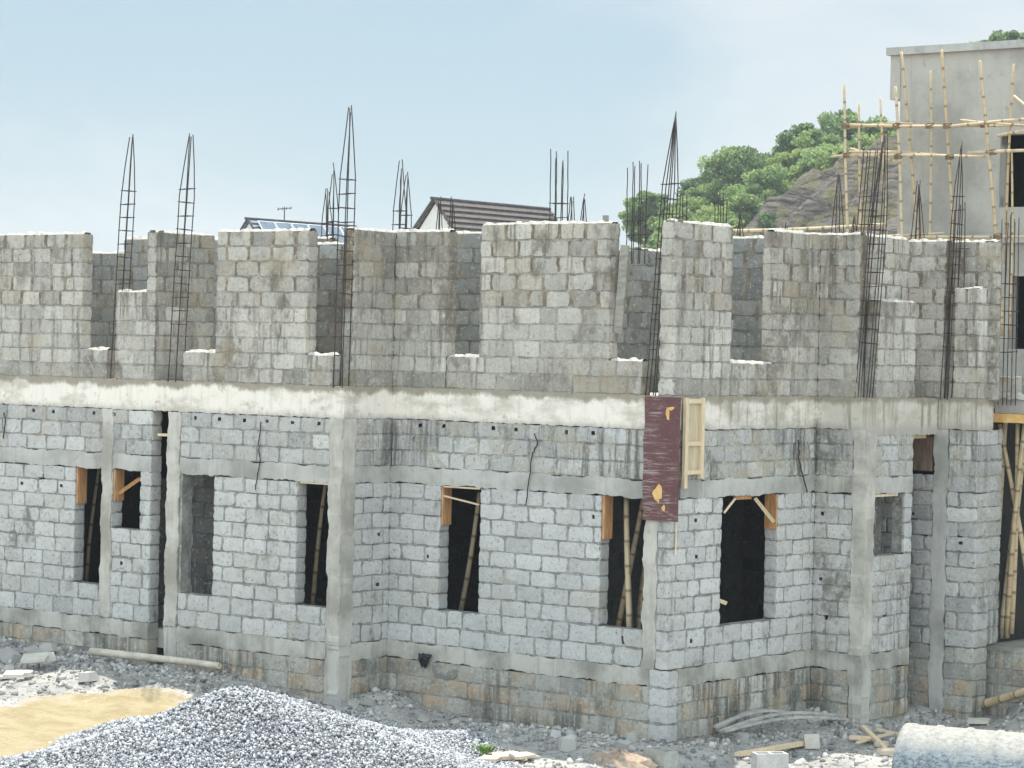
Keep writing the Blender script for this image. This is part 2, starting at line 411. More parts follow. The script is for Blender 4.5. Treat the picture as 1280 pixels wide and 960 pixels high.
YL = -1.08; XR = -5.10; YC = 3.80; XB = .88; YD = 5.91; XD = 1.59; XL0 = -15.0
# ---- ground floor, left wing (front plane y = YL)
def lx(v): return v - XL0
W_L = XR - XL0
w1 = (lx(-10.82), lx(-10.19), -3.27, -1.43); w2 = (lx(-9.96), lx(-9.34), -2.35, -1.43)
slot = (lx(-9.10), lx(-8.74), -9, -.47); w3 = (lx(-8.40), lx(-7.73), -3.27, -1.43); w4 = (lx(-6.0), lx(-5.34), -3.27, -1.43)
colL = (lx(-10.19), lx(-9.96), -3.8, -.47); colL2 = (lx(-8.74), lx(-8.47), -9, -.47); colc = (lx(-5.36), lx(-5.10), -9, 0)
OPL = [w1, w2]
uS = slot[0]; uE = colL2[1]
def sh(o): return (o[0] - uE, o[1] - uE, o[2], o[3])
def hol(Y0, pts): return [(lx(ony(x, y, Y0)[0]), ony(x, y, Y0)[2]) for x, y in pts]
hL = hol(YL, [(28, 602), (75, 606), (52, 597), (153, 705), (152, 722), (35, 538)])
wall('block_wall', (XL0, YL, 0), X, -Y, uS, LOW, OPL, M['wall'], low_tone, holes=hL,
     ends=[(w1[0], 1, -3.27, -1.43), (w2[0], 1, -2.35, -1.43), (slot[0], 1, -3.8, -1.43)])
wall('block_wall', (XL0, YL, 0), X, -Y, uS, TOPROWS, [], M['wall'], top_tone, phase=.5, holes=[(.35 + .47 * k, -.55 + .02 * (k % 3)) for k in range(12)], ends=[(slot[0], 1, -1.18, -.47)])
wall('foundation_wall', (XL0, YL, 0), X, -Y, uS, FND, [], M['found'], fnd_tone, ends=[(slot[0], 1, -5.3, -4.05)])
OLb = (XL0 + uE, YL, 0); WLb = colc[0] - uE
wall('block_wall', OLb, X, -Y, WLb, LOW, [sh(w3), sh(w4)], M['wall'], low_tone, ends=[(sh(w4)[0], 1, -3.27, -1.43)])
wall('block_wall', OLb, X, -Y, WLb, TOPROWS, [], M['wall'], top_tone, phase=.5, holes=[(.3 + .52 * k, -.55 + .02 * (k % 2)) for k in range(6)])
wall('foundation_wall', OLb, X, -Y, WLb, FND, [], M['found'], fnd_tone)
def boxes(name, mat, bl, parent=None, sub=0):
    mb = MB()
    for lo, hi in bl:
        mb.box(lo, hi)
    return mb.build(name, mat, parent or HOUSE)
def slabstrip(name, mat, O, u, n, u0, u1, z0, z1, thick, proud=.004, jit=.004, cell=.05):
    """a cast strip with an uneven front face and worn edges"""
    mb = MB(); O = np.array(O, float); nx = max(2, int((u1 - u0) / cell)); nz = max(2, int((z1 - z0) / cell))
    G = {}; zz_ = lambda j: z0 + (z1 - z0) * j / nz
    for i in range(nx + 1):
        for j in range(nz + 1):
            uu_ = u0 + (u1 - u0) * i / nx; zz = z0 + (z1 - z0) * j / nz
            ed = j in (0, nz)
            if i in (0, nx) and u1 - u0 < .4: uu_ += random.uniform(-.009, .009) + .014 * math.sin(zz_(j) * 7.1 + u0 * 3) + .008 * math.sin(zz_(j) * 17.)
            G[i, j] = mb.vert(O + u * uu_ + UP * (zz + (random.uniform(-.012, .010) + .010 * math.sin(uu_ * 5.3 + z0 * 9) + .007 * math.sin(uu_ * 13.7) if ed and z1 - z0 < .4 else random.uniform(-.012, .008) if ed else 0)) + n * (proud + random.uniform(-jit, jit) - (.006 if ed else 0)))
    for i in range(nx):
        for j in range(nz): mb.face((G[i, j], G[i + 1, j], G[i + 1, j + 1], G[i, j + 1]), True)
    def back(k): p = np.array(mb.v[k]); return mb.vert(p - n * (thick + (p - O) @ n))
    ring = [(i, 0) for i in range(nx)] + [(nx, j) for j in range(nz)] + [(i, nz) for i in range(nx, 0, -1)] + [(0, j) for j in range(nz, 0, -1)]
    bk = [back(G[q]) for q in ring]; fr = [mb.vert(mb.v[G[q]]) for q in ring]
    for k in range(len(ring)):
        q = (k + 1) % len(ring); mb.face((fr[q], fr[k], bk[k], bk[q]))
    return mb.build(name, mat, HOUSE)
OL = (XL0, YL, 0)
# lintel bands, plinths, columns, ring beams
slabstrip('lintel_band', M['band'], OL, X, -Y, 0, slot[0], -1.43, -1.18, .225, .0)
slabstrip('lintel_band', M['band'], OL, X, -Y, colL2[1], colc[0], -1.43, -1.18, .225, .0)
slabstrip('plinth_band', M['plinth'], OL, X, -Y, 0, slot[0], -4.05, -3.80, .225, .004)
slabstrip('plinth_band', M['plinth'], OL, X, -Y, colL2[1], colc[0], -4.05, -3.80, .225, .004)
slabstrip('concrete_column', M['col'], OL, X, -Y, colL[0], colL[1], -3.78, -.48, .10, .020, .004)
slabstrip('concrete_column', M['col'], OL, X, -Y, colL2[0], colL2[1], -3.81, -.48, .30, .012)
slabstrip('plinth_band', M['plinth'], OL, X, -Y, colL2[0], colL2[1], -5.3, -3.815, .30, .004)
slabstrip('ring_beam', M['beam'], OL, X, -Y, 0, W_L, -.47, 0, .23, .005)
# corner column at the end of the left wing, seen on two faces
slabstrip('concrete_column', M['col'], OL, X, -Y, colc[0], W_L - .003, -3.81, -.475, .22, .013)
slabstrip('plinth_band', M['plinth'], OL, X, -Y, colc[0] + .002, W_L - .003, -5.3, -3.815, .22, .010)
slabstrip('concrete_column', M['col'], (XR, YL, 0), Y, X, .0, .27, -3.81, -.475, .2, .010)
slabstrip('plinth_band', M['plinth'], (XR, YL, 0), Y, X, -.006, .27, -5.3, -3.815, .2, .008)
# ---- return wall between the wings (plane x = XR)
ly = -YL
hR = [(onx(x, y, XR)[1] - YL - .27, onx(x, y, XR)[2]) for x, y in [(461, 671), (473, 670), (472, 730), (463, 622)]]
wall('block_wall', (XR, YL + .27, 0), Y, X, ly - .27 + .2, LOW, [], M['wall'], low_tone, holes=hR, phase=.5)
wall('block_wall', (XR, YL + .27, 0), Y, X, ly - .27 + .2, TOPROWS, [], M['wallR'], top_tone)
wall('foundation_wall', (XR, YL + .27, 0), Y, X, ly - .27 + .2, FND, [], M['found'], fnd_tone, phase=.5)
slabstrip('lintel_band', M['band'], (XR, YL, 0), Y, X, .27, ly, -1.43, -1.18, .2, .0)
slabstrip('plinth_band', M['plinth'], (XR, YL, 0), Y, X, .27, ly, -4.05, -3.80, .2, .004)
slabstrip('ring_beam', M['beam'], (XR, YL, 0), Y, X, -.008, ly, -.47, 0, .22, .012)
# ---- middle wing (plane y = 0)
O3 = (XR, 0, 0); W3 = -XR
def mx(v): return v - XR
w5 = (mx(-4.12), mx(-3.37), -3.27, -1.43); w6 = (mx(-1.18), mx(-.42), -3.27, -1.43); col3 = (mx(-.42), mx(-.20), -9, 0)
OP3 = [w5, w6, (mx(-.42), mx(-.20), -3.9, -.47)]
def hol3(pts): return [(mx(ony(x, y, 0)[0]), ony(x, y, 0)[2]) for x, y in pts]
h3 = hol3([(534, 640), (779, 800), (536, 697), (743, 648)])
wall('block_wall', O3, X, -Y, W3, LOW, OP3, M['wall'], low_tone, holes=h3, ends=[(w5[0], 1, -3.27, -1.43), (w6[0], 1, -3.27, -1.43)])
wall('block_wall', O3, X, -Y, W3, TOPROWS, OP3, M['wallR'], top_tone, phase=.5, holes=[(.55 + .46 * k, -.55 + .02 * (k % 3)) for k in range(9)])
wall('foundation_wall', O3, X, -Y, W3, FND, [], M['found'], fnd_tone)
slabstrip('lintel_band', M['band'], O3, X, -Y, 0, mx(-.42), -1.43, -1.18, .225, .0)
slabstrip('plinth_band', M['plinth'], O3, X, -Y, 0, mx(-.2), -4.05, -3.80, .225, .004)
slabstrip('concrete_column', M['col'], O3, X, -Y, col3[0], col3[1], -3.80, -.475, .22, .012)
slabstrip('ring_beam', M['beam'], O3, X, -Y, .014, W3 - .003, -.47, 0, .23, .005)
# ---- right face past the main corner (plane x = 0)
O4 = (0, 0, 0)
w7 = (1.32, 2.80, -3.27, -1.43)
h4 = [(onx(x, y, 0)[1], onx(x, y, 0)[2]) for x, y in [(870, 651), (869, 694), (865, 804)]]
wall('block_wall', O4, Y, X, YC + .2, LOW, [w7], M['wall'], low_tone, holes=h4, ends=[(w7[1], -1, -3.27, -1.43)])
wall('block_wall', O4, Y, X, YC + .2, TOPROWS, [], M['wallR'], top_tone, phase=.5)
wall('foundation_wall', O4, Y, X, YC + .2, FND, [], M['found'], fnd_tone, phase=.5)
slabstrip('lintel_band', M['band'], O4, Y, X, .25, YC, -1.43, -1.18, .225, .0)
slabstrip('plinth_band', M['plinth'], O4, Y, X, .25, YC, -4.05, -3.80, .225, .004)
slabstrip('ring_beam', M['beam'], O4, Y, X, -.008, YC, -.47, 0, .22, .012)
# stub pilaster of blocks at the foot of the corner
mb = MB(); zz = [-5.3 + .25 * k for k in range(7)]
core(mb, np.array([-.26, -.05, 0]), X, -Y, .31, -5.3, -3.8, [], .3)
face_blocks(mb, np.array([-.26, -.05, 0]), X, -Y, .31, zz, (), low_tone, L=.8); face_blocks(mb, np.array([.05, -.05, 0]), Y, X, .28, zz, (), low_tone, L=.8)
mb.build('pilaster', M['wall'], HOUSE)
# ---- short wall facing front (plane y = YC)
O5 = (0, YC, 0); W5 = XB
h5 = [(ony(x, y, YC)[0], ony(x, y, YC)[2]) for x, y in [(1027, 644), (1028, 724), (1030, 770)]]
cC = (.66, .88, -9, 0)
wall('block_wall', O5, X, -Y, .66, LOW, [], M['wallR'], low_tone, holes=h5)
wall('block_wall', O5, X, -Y, .66, TOPROWS, [], M['wallR'], top_tone, phase=.5)
wall('foundation_wall', O5, X, -Y, .66, FND, [], M['found'], fnd_tone)
slabstrip('lintel_band', M['plinth'], O5, X, -Y, 0, .66, -1.43, -1.18, .22, .0)
slabstrip('plinth_band', M['plinth'], O5, X, -Y, 0, .66, -4.05, -3.80, .22, .004)
slabstrip('concrete_column', M['col'], O5, X, -Y, .66, .877, -3.81, -.475, .2, .012)
slabstrip('plinth_band', M['plinth'], O5, X, -Y, .66, .877, -5.3, -3.815, .2, .008)
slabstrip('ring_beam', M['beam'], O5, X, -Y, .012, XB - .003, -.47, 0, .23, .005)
# ---- small bay face (plane x = XB)
O6 = (XB, YC, 0); O6b = (XB, YC + .25, 0); W6 = 5.20 - YC
w8 = (.02, .92, -2.35, -1.43)
h6 = [(onx(x, y, XB)[1] - YC - .25, onx(x, y, XB)[2]) for x, y in [(1106, 730), (1107, 771)]]
wall('block_wall', O6b, Y, X, W6 - .25, LOW, [w8], M['wallR'], low_tone, holes=h6)
wall('block_wall', O6b, Y, X, W6 - .25, TOPROWS, [], M['wallR'], top_tone)
wall('foundation_wall', O6b, Y, X, W6 - .25, FND, [], M['found'], fnd_tone)
slabstrip('lintel_band', M['band'], O6, Y, X, .25, W6, -1.43, -1.18, .22, .0)
slabstrip('plinth_band', M['plinth'], O6, Y, X, .25, W6, -4.05, -3.80, .22, .004)
slabstrip('concrete_column', M['col'], O6, Y, X, -.008, .25, -3.81, -.475, .21, .012)
slabstrip('plinth_band', M['plinth'], O6, Y, X, -.006, .25, -5.3, -3.815, .2, .008)
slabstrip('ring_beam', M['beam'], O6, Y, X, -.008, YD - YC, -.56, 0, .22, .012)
# ---- recess wall and last pier (plane y = YD)
O7 = (-.2, YD, 0); W7 = XD + .2
def dx(v): return v + .2
w9 = (dx(.30), dx(.84), -1.18, -.47); cD = (dx(.84), dx(1.08), -9, 0)
h7 = [(dx(ony(x, y, YD)[0]), ony(x, y, YD)[2]) for x, y in [(1142, 645), (1156, 666)]]
O7b = (-.2 + cD[1], YD, 0); W7b = W7 - cD[1]
h7b = [(ony(x, y, YD)[0] + .2 - cD[1], ony(x, y, YD)[2]) for x, y in [(1199, 674), (1201, 678)]]
for (o_, w_, hh_) in ((O7, cD[0], h7), (O7b, W7b, h7b)):
    wall('block_wall', o_, X, -Y, w_, LOW, [], M['wall'], top_tone, holes=hh_)
    wall('block_wall', o_, X, -Y, w_, [-1.43] + TOPROWS, [w9] if o_ is O7 else [], M['wallR'], top_tone)
    wall('foundation_wall', o_, X, -Y, w_, FND + [-3.80], [], M['found'], fnd_tone)
slabstrip('concrete_column', M['band'], O7, X, -Y, cD[0], cD[1], -5.2, -.475, .2, .012)
slabstrip('ring_beam', M['beam'], O7, X, -Y, dx(.90), W7 - .003, -.47, 0, .23, .005)
O8 = (XD, YD, 0)
wall('block_wall', O8, Y, X, .45, LOW, [], M['wallR'], low_tone, L=.9)
wall('block_wall', O8, Y, X, .45, [-1.43] + TOPROWS, [], M['wallR'], top_tone, L=.9)
wall('foundation_wall', O8, Y, X, .45, FND + [-3.80], [], M['found'], fnd_tone, L=.9)
slabstrip('ring_beam', M['beam'], O8, Y, X, -.008, .45, -.47, 0, .22, .012)
wall('block_wall', (XD - .1, YD + .5, 0), Y, X, .5, LOW + TOPROWS, [], M['wallR'], low_tone, L=.9)
# duct walls behind the openings
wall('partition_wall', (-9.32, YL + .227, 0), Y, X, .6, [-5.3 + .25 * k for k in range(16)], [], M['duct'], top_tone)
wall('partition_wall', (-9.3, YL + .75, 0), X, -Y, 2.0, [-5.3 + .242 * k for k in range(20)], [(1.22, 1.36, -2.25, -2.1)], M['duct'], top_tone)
wall('partition_wall', (-14.5, 4.6, 0), X, -Y, 9.2, [-4.8 + .24 * k for k in range(20)], [], M['room_shade'], top_tone)
wall('partition_wall', (-5.3, 5.6, 0), X, -Y, 4.7, [-4.8 + .24 * k for k in range(20)], [], M['room_shade'], top_tone)
wall('partition_wall', (-2.4, .6, 0), Y, X, 5.0, [-4.8 + .24 * k for k in range(20)], [], M['room_shade'], top_tone)
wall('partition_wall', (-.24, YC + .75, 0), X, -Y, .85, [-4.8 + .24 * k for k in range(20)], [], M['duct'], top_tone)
# rear and side walls that close the ground floor, floor slab
boxes('rear_wall', M['room_shade'], [((XL0, 9.0, -5), (1.3, 9.22, -.16)), ((XL0 - .2, YL + .25, -5), (XL0, 9.22, -.16)), ((1.08, 6.45, -5), (1.3, 9.0, -.16))])
boxes('floor_slab', M['slab'], [((XL0, YL + .235, -.15), (XR - .23, 9.2, -.006)), ((XR - .228, .235, -.15), (-.235, 9.2, -.006)),
                                ((-.232, YC + .235, -.15), (XB - .23, 9.2, -.006)), ((XB - .228, YD + .235, -.15), (XD - .23, 9.2, -.006))])
boxes('ground_slab', M['slab'], [((XL0, YL + .235, -4.2), (XR - .23, 9.0, -3.9)), ((XR - .228, .235, -4.2), (-.235, 9.0, -3.9))])

# ---- upper floor
def up(O, u, n, parts, *a, **k):
    runs = []
    for p in sorted(parts):
        if runs and p[0] - runs[-1][-1][1] < .01: runs[-1].append(p)
        else: runs.append([p])
    ends = k.pop('ends', a[3] if len(a) > 3 else ()); a = a[:3]
    for rn in runs:
        b = rn[0][0]; q = rn[-1][1]
        up1(np.array(O, float) + u * b, u, n, [(i - b, j - b, c) for i, j, c in rn], *a, ends=[(e[0] - b, *e[1:]) for e in ends if b - .01 <= e[0] <= q + .01], **k)
def up1(O, u, n, parts, mat=M['up'], thick=.225, tone=up_tone, ends=(), zsc=1.):
    """parts: (u0, u1, courses) of one upper wall line"""
    Wt = max(p[1] for p in parts); ops = []; hi = max(p[2] for p in parts)
    edges = sorted({0., Wt, *[q for p in parts for q in p[:2]]})
    for a, b in zip(edges, edges[1:]):
        c = max([p[2] for p in parts if p[0] <= a + 1e-6 and p[1] >= b - 1e-6], default=0)
        if c < hi: ops.append((a, b, .242 * zsc * c - .001 if c else -1, 9))
    mb = MB(); O = np.array(O, float)
    ZS = [q * zsc for q in UPZ]
    core(mb, O, u, n, Wt, -.012, ZS[hi], ops, thick, ZS[5], zcuts=[ZS[5]])
    face_blocks(mb, O, u, n, Wt, ZS[:hi + 1], ops, tone, L=.475, phase=.5)
    for (q, sgn, c0, c1) in ends:
        face_blocks(mb, O + u * q - n * .004, -n, u * sgn, thick, ZS[c0:c1 + 1], (), tone, L=.9)
    mb.build('block_wall', mat, HOUSE)
    tp = []
    for a, b, c in parts:
        tp.append((O + u * (a + .01) - n * .11 + UP * (.242 * zsc * c - .006), O + u * (b - .01) - n * .11 + UP * (.242 * zsc * c - .006)))
    for t_ in tp: lumps('mortar_crust', [t_], M['mort'], .05, .1)
up((XL0, YL, 0), X, -Y, [(0, lx(-10.75), 10), (lx(-10.75), lx(-10.16), 2), (lx(-9.97), lx(-9.28), 6), (lx(-9.28), lx(-9.08), 10), (lx(-8.45), lx(-7.77), 2), (lx(-7.77), lx(-5.88), 10), (lx(-5.88), lx(-5.34), 2)], zsc=.955,
   ends=[(lx(-10.75), 1, 2, 10), (lx(-10.16), 1, 0, 2), (lx(-5.88), 1, 2, 10), (lx(-5.34), 1, 0, 2)])
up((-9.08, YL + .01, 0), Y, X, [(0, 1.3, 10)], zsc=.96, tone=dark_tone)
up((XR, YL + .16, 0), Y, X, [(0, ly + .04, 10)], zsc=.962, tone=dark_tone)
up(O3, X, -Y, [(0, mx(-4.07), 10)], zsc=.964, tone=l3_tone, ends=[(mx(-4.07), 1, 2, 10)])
up(O3, X, -Y, [(mx(-4.07) + .004, mx(-3.46), 2), (mx(-3.46), mx(-1.11), 10), (mx(-1.11), mx(-.54), 2), (mx(-.25), W3, 10)],
   ends=[(mx(-1.11), 1, 2, 10), (mx(-.54), 1, 0, 2)])
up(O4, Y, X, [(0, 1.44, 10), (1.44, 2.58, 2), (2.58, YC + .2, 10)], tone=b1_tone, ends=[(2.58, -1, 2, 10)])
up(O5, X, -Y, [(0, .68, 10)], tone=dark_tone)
up((XB, YC + .26, 0), Y, X, [(0, 1.13, 6)])
up((XB - .26, YC + .2, 0), Y, X, [(0, 1.40, 10)])
up((.1, YD, 0), X, -Y, [(0, .86, 10), (1.03, XD - .1, 7)], ends=[])
up((.9, YD + .27, 0), X, -Y, [(0, .78, 10)])
up((XD, YD, 0), Y, X, [(0, .42, 7)])
up((XD + .08, YD + .27, 0), Y, X, [(0, .2, 10)])
# interior partitions of the upper floor
def inn(O, u, n, parts, ends=(), zsc=1.): up(O, u, n, parts, M['inner'], .225, in_tone, ends, zsc=zsc)
inn((-14, 1.0, 0), X, -Y, [(0, 2.0, 9), (2.0, 2.9, 10)], zsc=.965)
inn((-11.0, 1.5, 0), X, -Y, [(0, .72, 10), (.72, 1.0, 6), (.72, 1.0, 6), (1.0, 3.2, 10)], zsc=.965)
inn((-7.6, .3, 0), X, -Y, [(0, 1.6, 9)])
inn((-6.0, 2.1, 0), X, -Y, [(0, 1.6, 10)])
inn((-3.9, 3.0, 0), X, -Y, [(0, 1.22, 9)], ends=[])
inn((-2.68, 3.02, 0), Y, X, [(0, 2.6, 9)])
inn((-2.9, 4.4, 0), X, -Y, [(0, 1.75, 10)])
inn((-1.1, 6.0, 0), X, -Y, [(0, 1.0, 10)])

# ------------------------------------------------------------------ rebar cages (cast into the building)
def cage(px, zb, pts_top, w, d, z0, z_st, nst, ztop, taper=True, rows=(2, 2), rad=.0088, lean=(0, 0)):
    """px = plan position of the base; z_st = height of the highest stirrup; ztop = tip; lean = metres moved at the tip"""
    px = np.array([px[0], px[1], 0.]); ln = np.array([lean[0], lean[1], 0.])
    e = bpy.data.objects.new('rebar_cage', None); COL.objects.link(e); e.parent = HOUSE
    e.location = [float(q) for q in (px + UP * z0 - np.array(parent_origin(HOUSE)))]; e.empty_display_size = .1
    H = ztop - z0
    pos = []
    for i in range(rows[0]):
        for j in range(rows[1]):
            if rows[0] > 2 and rows[1] > 1 and 0: continue
            pos.append((-w / 2 + w * i / max(1, rows[0] - 1), -d / 2 + d * j / max(1, rows[1] - 1)))
    for (a, b) in pos:
        mb = MB(); P = []
        zt = ztop - random.uniform(0, .2); kx, ky = random.uniform(-.025, .025), random.uniform(-.025, .025)
        for k in range(9):
            z = z0 + (zt - z0) * k / 8
            s = 1. if (not taper or z < z_st) else 1 - .93 * ((z - z_st) / max(.01, ztop - z_st))
            t = (z - z0) / H
            P.append(px + np.array([a * s, b * s, z]) + ln * t + np.array([random.uniform(-.004, .004), random.uniform(-.004, .004), 0]) + np.array([kx, ky, 0]) * t ** 3)
        mb.tube(P, rad, 6); mb.build('vertical_bar', M['steel'], e)
    for k in range(nst):
        z = z_st - k * .21
        if z < z0 + .05: break
        c = px + ln * ((z - z0) / H) + UP * z
        ww, dd = w / 2 + .013, d / 2 + .013; tz = random.uniform(-.015, .015)
        mb = MB(); mb.tube([c + np.array([-ww, -dd, tz]), c + np.array([ww, -dd, 0]), c + np.array([ww, dd, -tz]), c + np.array([-ww, dd, 0])], .006, 5, closed=True, smooth=False)
        mb.build('stirrup', M['steel'], e)
# at the facade
cage((-9.99, YL + .08), 0, None, .15, .15, -.02, 2.98, 11, 3.95, lean=(.13, .1))
cage((-8.62, YL + .02), 0, None, .16, .16, -.02, 2.98, 11, 3.98, lean=(.12, .1))
cage((XR - .12, YL + .06), 0, None, .17, .15, -.02, 3.05, 12, 4.2, lean=(0, .06))
cage((-.38, .10), 0, None, .16, .18, -.02, 2.95, 12, 4.04, lean=(.2, .1), rows=(2, 3))
cage((XB - .12, YC + .08), 0, None, .20, .16, -.02, 2.7, 10, 3.98, lean=(.12, .25), rows=(2, 3))
cage((XB - .30, YC + .30), 0, None, .24, .12, 2.2, 3.0, 3, 3.85, lean=(.06, .1), rows=(3, 2), taper=False)
cage((1.02, YD - .0), 0, None, .12, .14, -.02, 3.1, 12, 3.95, lean=(.1, .12), rows=(2, 2))
cage((1.13, YD + .15), 0, None, .20, .1, 1.6, 2.3, 1, 3.02, rows=(3, 1), taper=False)
# inside, seen over the walls
def at_top(x, y, Yp): return ony(x, y, Yp)
def incage(x, ybot, ytop, Yp, w, d, taper=True, rows=(2, 2), nst=2, zstf=.3):
    b = ony(x, ybot, Yp); t = ony(x, ytop, Yp)
    z0 = min(b[2] - .35, 2.1); cage((b[0], b[1]), 0, None, w, d, z0, z0 + (t[2] - z0) * zstf, nst, t[2], taper, rows, rad=.008)
incage(416, 303, 203, 1.2, .12, .12, True, (2, 2), 3, .55)
incage(408, 303, 228, 2.4, .12, .12, True, (2, 2), 3, .5)
incage(499, 290, 197, 1.0, .14, .14, True, (2, 2), 3, .45)
incage(507, 290, 210, 2.0, .13, .12, True, (2, 2), 2, .45)
incage(549, 290, 242, 2.5, .08, .08, True, (2, 2), 0)
incage(565, 290, 243, 3.0, .09, .08, True, (2, 2), 0)
incage(698, 280, 186, .8, .23, .12, False, (3, 2), 3, .45)
incage(714, 280, 237, 2.2, .1, .08, True, (2, 2), 0)
incage(729, 280, 239, 2.6, .11, .08, True, (2, 2), 0)
incage(795, 300, 195, 1.5, .24, .13, False, (3, 2), 3, .4)
incage(856, 278, 230, 2.5, .12, .1, False, (3, 1), 1, .4)
incage(903, 285, 237, 3.0, .2, .1, False, (5, 1), 1, .4)
incage(925, 300, 262, 4.6, .1, .1, True, (2, 2), 0)
incage(981, 293, 269, 4.0, .09, .1, True, (2, 2), 0)
incage(1047, 293, 212, 5.2, .15, .13, True, (2, 2), 0)
incage(1067, 295, 266, 5.5, .09, .1, True, (2, 2), 0)
incage(1147, 303, 224, 7.0, .16, .12, True, (3, 2), 1, .35)
e = ony(757, 280, 1.6)
mb = MB(); mb.box((e[0] - .035, e[1] - .03, 2.2), (e[0] + .035, e[1] + .03, 2.62)); mb.build('stub_post', M['slab'], HOUSE)
incage(1259, 478, 262, 6.6, .22, .14, False, (4, 2), 6, .62)

# ------------------------------------------------------------------ formwork boards, wires, panels on the facade
def board(name, lo, hi, mat, label, cat='board', group=None):
    mb = MB(); mb.box(lo, hi); return thing(name, mb, mat, label, cat, group)
def strip(name, a, b, w, t, mat, label, cat='timber', group=None):
    a = np.array(a, float); b = np.array(b, float); d = b - a; L = np.linalg.norm(d); d /= L
    s = np.cross(d, np.array([-.55, .75, .2])); s /= np.linalg.norm(s); q = np.cross(d, s)
    mb = MB(); mb.obox((a + b) / 2, d * L / 2, s * w / 2, q * t / 2); return thing(name, mb, mat, label, cat, group)
GB = 'formwork boards left in the window openings'
board('plywood_board', (-10.805, YL + .015, -2.02), (-10.775, YL + .215, -1.435), M['ply'], 'rust brown board on the jamb of the leftmost narrow window', 'board', GB)
board('plywood_board', (-9.945, YL + .015, -1.93), (-9.915, YL + .215, -1.435), M['ply'], 'brown board on the jamb of the small square window at left', 'board', GB)
strip('timber_strip', ony(148, 617, YL + .1), ony(175, 598, YL + .12), .055, .03, M['ply'], 'orange brown stick propped diagonally in the small square window at left', 'timber')
board('timber_plank', (-9.02, YL + .05, -.87), (-8.745, YL + .35, -.83), M['timber'], 'short pale plank lying across the tall slot under the beam at left', 'plank')
board('plywood_board', (-4.105, .015, -2.02), (-4.075, .215, -1.435), M['ply'], 'orange brown board on the jamb of the narrow window in the middle wall', 'board', GB)
strip('timber_strip', ony(552, 619, .03), ony(599, 631, .05), .022, .018, M['timber'], 'thin pale stick nailed across the top of the narrow window in the middle wall', 'timber')
board('plywood_board', (-1.165, .015, -2.05), (-1.125, .215, -1.435), M['ply'], 'tan board on the jamb of the window with bamboo props beside the maroon panel', 'board', GB)
board('plywood_board', (-.215, 2.765, -1.95), (-.015, 2.795, -1.435), M['ply'], 'brown board on the right jamb of the wide window right of the maroon panel', 'board', GB)
strip('timber_strip', onx(944, 623, -.03), onx(967, 652, -.02), .05, .03, M['timber'], 'pale stick bracing the upper right corner of the wide window', 'timber')
strip('timber_strip', onx(905, 641, -.03), onx(919, 623, -.05), .03, .02, M['timber'], 'thin pale stick bracing the upper left corner of the wide window', 'timber')
board('timber_plank', (-.10, 1.75, -1.49), (-.05, 2.15, -1.436), M['ply'], 'short brown wood block under the lintel of the wide window', 'plank')
strip('timber_strip', onx(897, 750, -.06), onx(908, 754, .0), .05, .03, M['timber'], 'short broken stick poking out of the left jamb of the wide window', 'timber')
board('plywood_board', (.44, YD + .02, -1.13), (.80, YD + .06, -.60), M['plydark'], 'dark brown board closing the small opening under the beam at right', 'board', GB)
board('timber_plank', (.50, 5.21, -.625), (.70, 5.90, -.575), M['timber'], 'pale plank under the beam over the deep slot at right', 'plank')
board('timber_plank', (XB - .12, YC + .30, -1.475), (XB - .02, YC + .98, -1.437), M['timber'], 'pale lintel board above the small square window at right', 'plank')
board('timber_plank', (-5.96, YL + .02, -1.462), (-5.36, YL + .10, -1.436), M['timber'], 'pale lintel board above the black window beside the left corner column', 'plank')
board('timber_plank', (-4.09, .02, -1.46), (-3.39, .10, -1.437), M['timber'], 'pale lintel board above the narrow window of the middle wall', 'plank')

# maroon film faced panel clamped to the corner column
def maroon():
    n = NT('maroon_panel'); P = n.obj
    s = n.noise(n.scl(P, (1.6, 1.6, 26)), 1.3, 5, .7); b = n.noise(P, 4.5, 6, .7); f = n.noise(P, 45, 4, .7)
    col = n.mix(b, (.085, .032, .034), (.155, .07, .068))
    col = n.mix(n.math('MULTIPLY', n.rng(s, .50, .62, 0, .85), n.rng(n.noise(n.scl(P, (1, 1, 1), (0, 0, 3)), 1.5, 2), .40, .6)), col, (.40, .34, .32))
    col = n.mix(n.rng(f, .60, .70, 0, .8), col, (.50, .43, .38)); col = n.mix(n.rng(b, .60, .70, 0, .8), col, (.06, .022, .022))
    return n.fin(col, .5)
M['maroon'] = maroon()
M['bark_'] = simple('lashing_rope', (.16, .11, .07), (.28, .20, .13), 20, .9, .2)
MP = empty('shutter_board', (-.12, -.045, -1.73), 'tall worn maroon plywood panel fixed over the corner below the beam', 'panel')
mb = MB(); O = np.array([-.42, -.036, 0.]); nx, nz = 5, 14
for sd in (0, 1):
    G = {}
    for i in range(nx + 1):
        for j in range(nz + 1):
            z = -1.73 + 1.715 * j / nz; x = .585 * i / nx + (.012 * math.sin(j * 1.3) if i == 0 else 0) + (random.uniform(-.006, .006) if i in (0, nx) else 0)
            bow = .012 * math.sin(math.pi * j / nz)
            G[i, j] = mb.vert(O + X * x + UP * z - Y * (.022 * (1 - sd) + bow))
    for i in range(nx):
        for j in range(nz):
            q = (G[i, j], G[i + 1, j], G[i + 1, j + 1], G[i, j + 1]); mb.face(q if sd == 0 else q[::-1])
    if sd == 0: G0 = dict(G)
ring = [(i, 0) for i in range(nx)] + [(nx, j) for j in range(nz)] + [(i, nz) for i in range(nx, 0, -1)] + [(0, j) for j in range(nz, 0, -1)]
for k in range(len(ring)):
    q = (k + 1) % len(ring); mb.face((G0[ring[q]], G0[ring[k]], G[ring[k]], G[ring[q]]))
mb.build('plywood_sheet', M['maroon'], MP)
